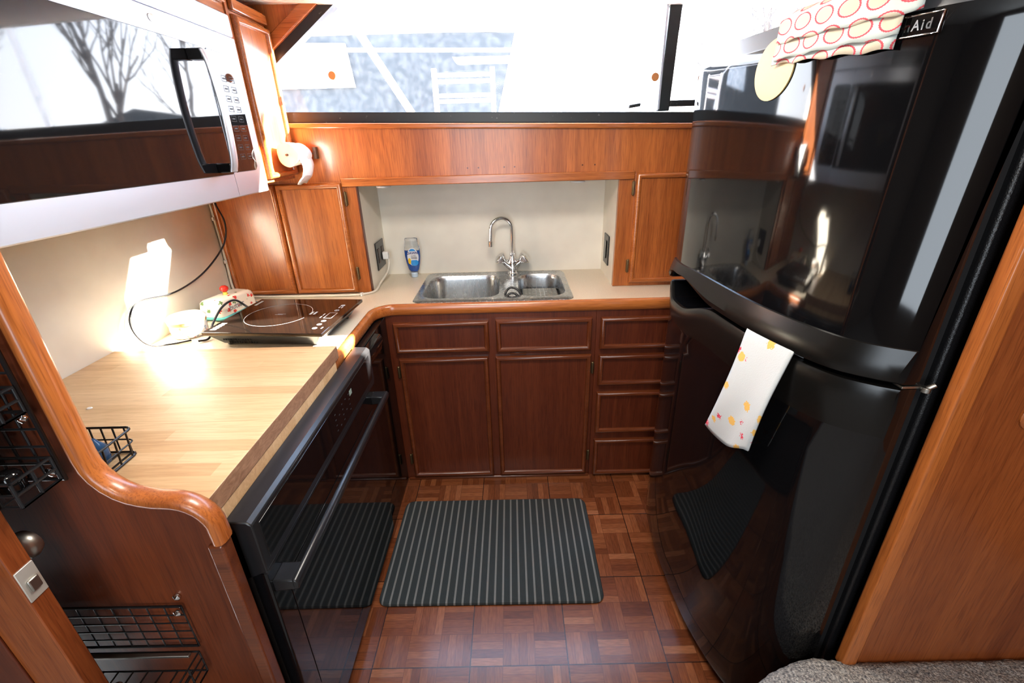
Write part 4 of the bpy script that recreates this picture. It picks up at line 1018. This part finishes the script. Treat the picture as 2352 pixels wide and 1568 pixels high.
bm = BM(); prism(bm, [(-.17,BY-.02,1.5),(.5,BY-.02,1.5),(.62,BY-.02,2.6),(.075,BY-.02,2.42)], (0,2.2,0)); obj('cabin_side', bm, M['hull'], t, bevel=.02)
bm = BM(); box(bm, (.55,BY+.2,1.5),(1.15,BY+2.2,3.0)); obj('deckhouse', bm, M['hull'], t, bevel=.12, seg=4)
bm = BM(); prism(bm, [(-2.3,BY-.025,2.0),(-1.46,BY-.025,2.0),(-1.50,BY-.025,2.36),(-2.25,BY-.025,2.38)], (0,.02,0)); obj('vinyl_window', bm, M['vinyl'], t)
bm = BM(); tube(bm, [(-2.9,BY-.25,2.305),(.9,BY-.25,2.215)], .017, 8); tube(bm, [(-1.42,BY-.25,2.60),(-.90,BY-.25,1.75)], .035, 8); 
tube(bm, [(-.08,BY-.25,1.5),(-.08,BY-.25,2.28)], .03, 8) if False else None
obj('rail', bm, M['hull'], t, smooth=60)
t = thing('aluminium_ladder', 'white aluminium ladder leaning between the boats outside the window', 'ladder', (-.3,3.6,1.0))
for x in (-.505,-.105):
    bm = BM(); box(bm, (x-.016,3.58,-.999),(x+.016,3.63,1.965)); obj('stile', bm, M['hull'], t, bevel=.003)
for z in (1.925,1.885,1.80,1.765,1.55,1.3,1.05,.8,.5):
    bm = BM(); box(bm, (-.488,3.585,z-.012),(-.122,3.615,z+.012)); obj('rung', bm, M['hull'], t, bevel=.003)
bm = BM(); box(bm, (-30,2.4,-1.1),(40,60,-1.0)); struct('ground', bm, M['asphalt'])
# bare winter trees seen mirrored in the microwave door
def tree(x, y, h, seed):
    rnd_ = random.Random(seed); bm = BM()
    def br(p, d, L, r, lev):
        pts = [p]; q = Vector(p); dd_ = Vector(d)
        for k in range(4):
            dd_ = (dd_+Vector((rnd_.uniform(-.22,.22),rnd_.uniform(-.22,.22),rnd_.uniform(-.08,.18)))).normalized(); q = q+dd_*L/4; pts.append(q.copy())
        tube(bm, pts, [r*(1-.14*k) for k in range(5)], 5 if lev<2 else 3)
        if lev >= 5: return
        for k in range(3 if lev < 4 else 2):
            i = rnd_.choice((2,3,4)); nd = (dd_+Vector((rnd_.uniform(-.9,.9),rnd_.uniform(-.9,.9),rnd_.uniform(-.1,.7)))).normalized()
            br(pts[i], nd, L*rnd_.uniform(.6,.82), r*.52, lev+1)
    br(Vector((x,y,-1)), Vector((0,0,1)), h*.34, h*.022, 0); return obj('bare_tree', bm, M['bark'], None, smooth=60)
for k,(x,y,h) in enumerate(((8.3,12.0,9),(12.5,9.5,9),(15.5,14.5,10),(11.5,23,12))):
    tag(tree(x,y,h,11+k), ['bare winter tree nearest to the window, right of the boat','bare winter tree farthest right outside','bare winter tree between the right-hand tree and the shed','tall bare tree farthest back'][k], 'tree', 'bare trees outside')
t = thing('blue_shed', 'low dark blue-grey shed beyond the boats', 'shed', (11,15,-1)); bm = BM(); prism(bm, [(7,15,-1),(14,15,-1),(14,15,1.6),(9.5,15,2.6),(7,15,2.3)], (0,3,0)); obj('walls', bm, M['canvas'], t)
t = thing('second_boat', 'white boat standing ashore to the right outside', 'boat', (6,7,-1)); bm = BM()
rings = [[(4.4+k*.5, 6.6-.02*k, -.2),(4.4+k*.5,6.6-.5*math.sin(k/8*math.pi)-.1,1.6+.05*k),(4.4+k*.5,8.0,1.6+.05*k),(4.4+k*.5,8,-.2)] for k in range(9)]
skin(bm, rings); obj('hull', bm, M['hull'], t, smooth=40)
bm = BM(); tube(bm, [(4.6,6.4,1.5),(4.75,6.4,5.5)], .05, 10); obj('mast', bm, M['hull'], t)

# ------------------------------------------------------------------ light
wd = bpy.data.worlds.new('sky'); SC.world = wd; wd.use_nodes = True; nt = wd.node_tree; bg = nt.nodes['Background']
tc = nt.nodes.new('ShaderNodeTexCoord'); sp = nt.nodes.new('ShaderNodeSeparateXYZ'); cr = nt.nodes.new('ShaderNodeValToRGB')
cr.color_ramp.elements[0].position = 0; cr.color_ramp.elements[0].color = (.95,.97,1,1); cr.color_ramp.elements[1].position = .6; cr.color_ramp.elements[1].color = (.42,.62,.95,1)
nt.links.new(tc.outputs['Generated'], sp.inputs[0]); nt.links.new(sp.outputs[2], cr.inputs[0]); nt.links.new(cr.outputs[0], bg.inputs[0]); bg.inputs[1].default_value = 8.0
def lamp(name, typ, loc, energy, color=(1,1,1), **kw):
    l = bpy.data.lights.new(name, typ); l.energy = energy; l.color = color
    for k,v in kw.items(): setattr(l, k, v)
    o = bpy.data.objects.new(name, l); COL.objects.link(o); o.location = loc; return o
s_ = lamp('sun', 'SUN', (4,3,4), 80, (1,.93,.82), angle=R(.9)); s_.rotation_euler = Vector((-1,-.33,-.46)).to_track_quat('-Z','Y').to_euler()
p = lamp('window_portal', 'AREA', (.2,GY+.10,1.78), 1, shape='RECTANGLE', size=2.5, size_y=.42); p.rotation_euler = (R(-90),0,0); p.data.cycles.is_portal = True
l = lamp('salon_window', 'AREA', (-.25,-1.44,1.42), 16, (.80,.90,1), shape='RECTANGLE', size=.8, size_y=1.5); l.rotation_euler = (R(90),0,0)
l = lamp('salon_ceiling_fill', 'AREA', (.1,-.5,2.26), 7, (1,.86,.68), shape='DISK', size=.35)  # added fill light behind the camera; no fitting known there
l = lamp('galley_ceiling_lamp', 'AREA', (-.05,1.0,1.925), 9, (1,.93,.84), shape='RECTANGLE', size=.5, size_y=.3)
SC.view_settings.view_transform = 'Standard'; SC.view_settings.look = 'None'; SC.view_settings.gamma = 1; SC.view_settings.use_curve_mapping = False; SC.view_settings.exposure = 1.12
SC.cycles.use_denoising = True; SC.cycles.max_bounces = 8; SC.cycles.caustics_reflective = False; SC.cycles.sample_clamp_indirect = 30
# ------------------------------------------------------------------ camera
cd_ = bpy.data.cameras.new('camera'); cam = bpy.data.objects.new('camera', cd_); COL.objects.link(cam); SC.camera = cam
cd_.lens = 16; cd_.sensor_width = 36; cd_.clip_start = .02; cd_.clip_end = 200
c0,c1,c2 = (.99967597,.02488525,.00535568),(-.00523479,.40688057,-.91346636),(-.02491096,.91314234,.406879)
cam.matrix_world = Matrix(((c0[0],c0[1],c0[2],0),(c1[0],c1[1],c1[2],0),(c2[0],c2[1],c2[2],1.516),(0,0,0,1)))
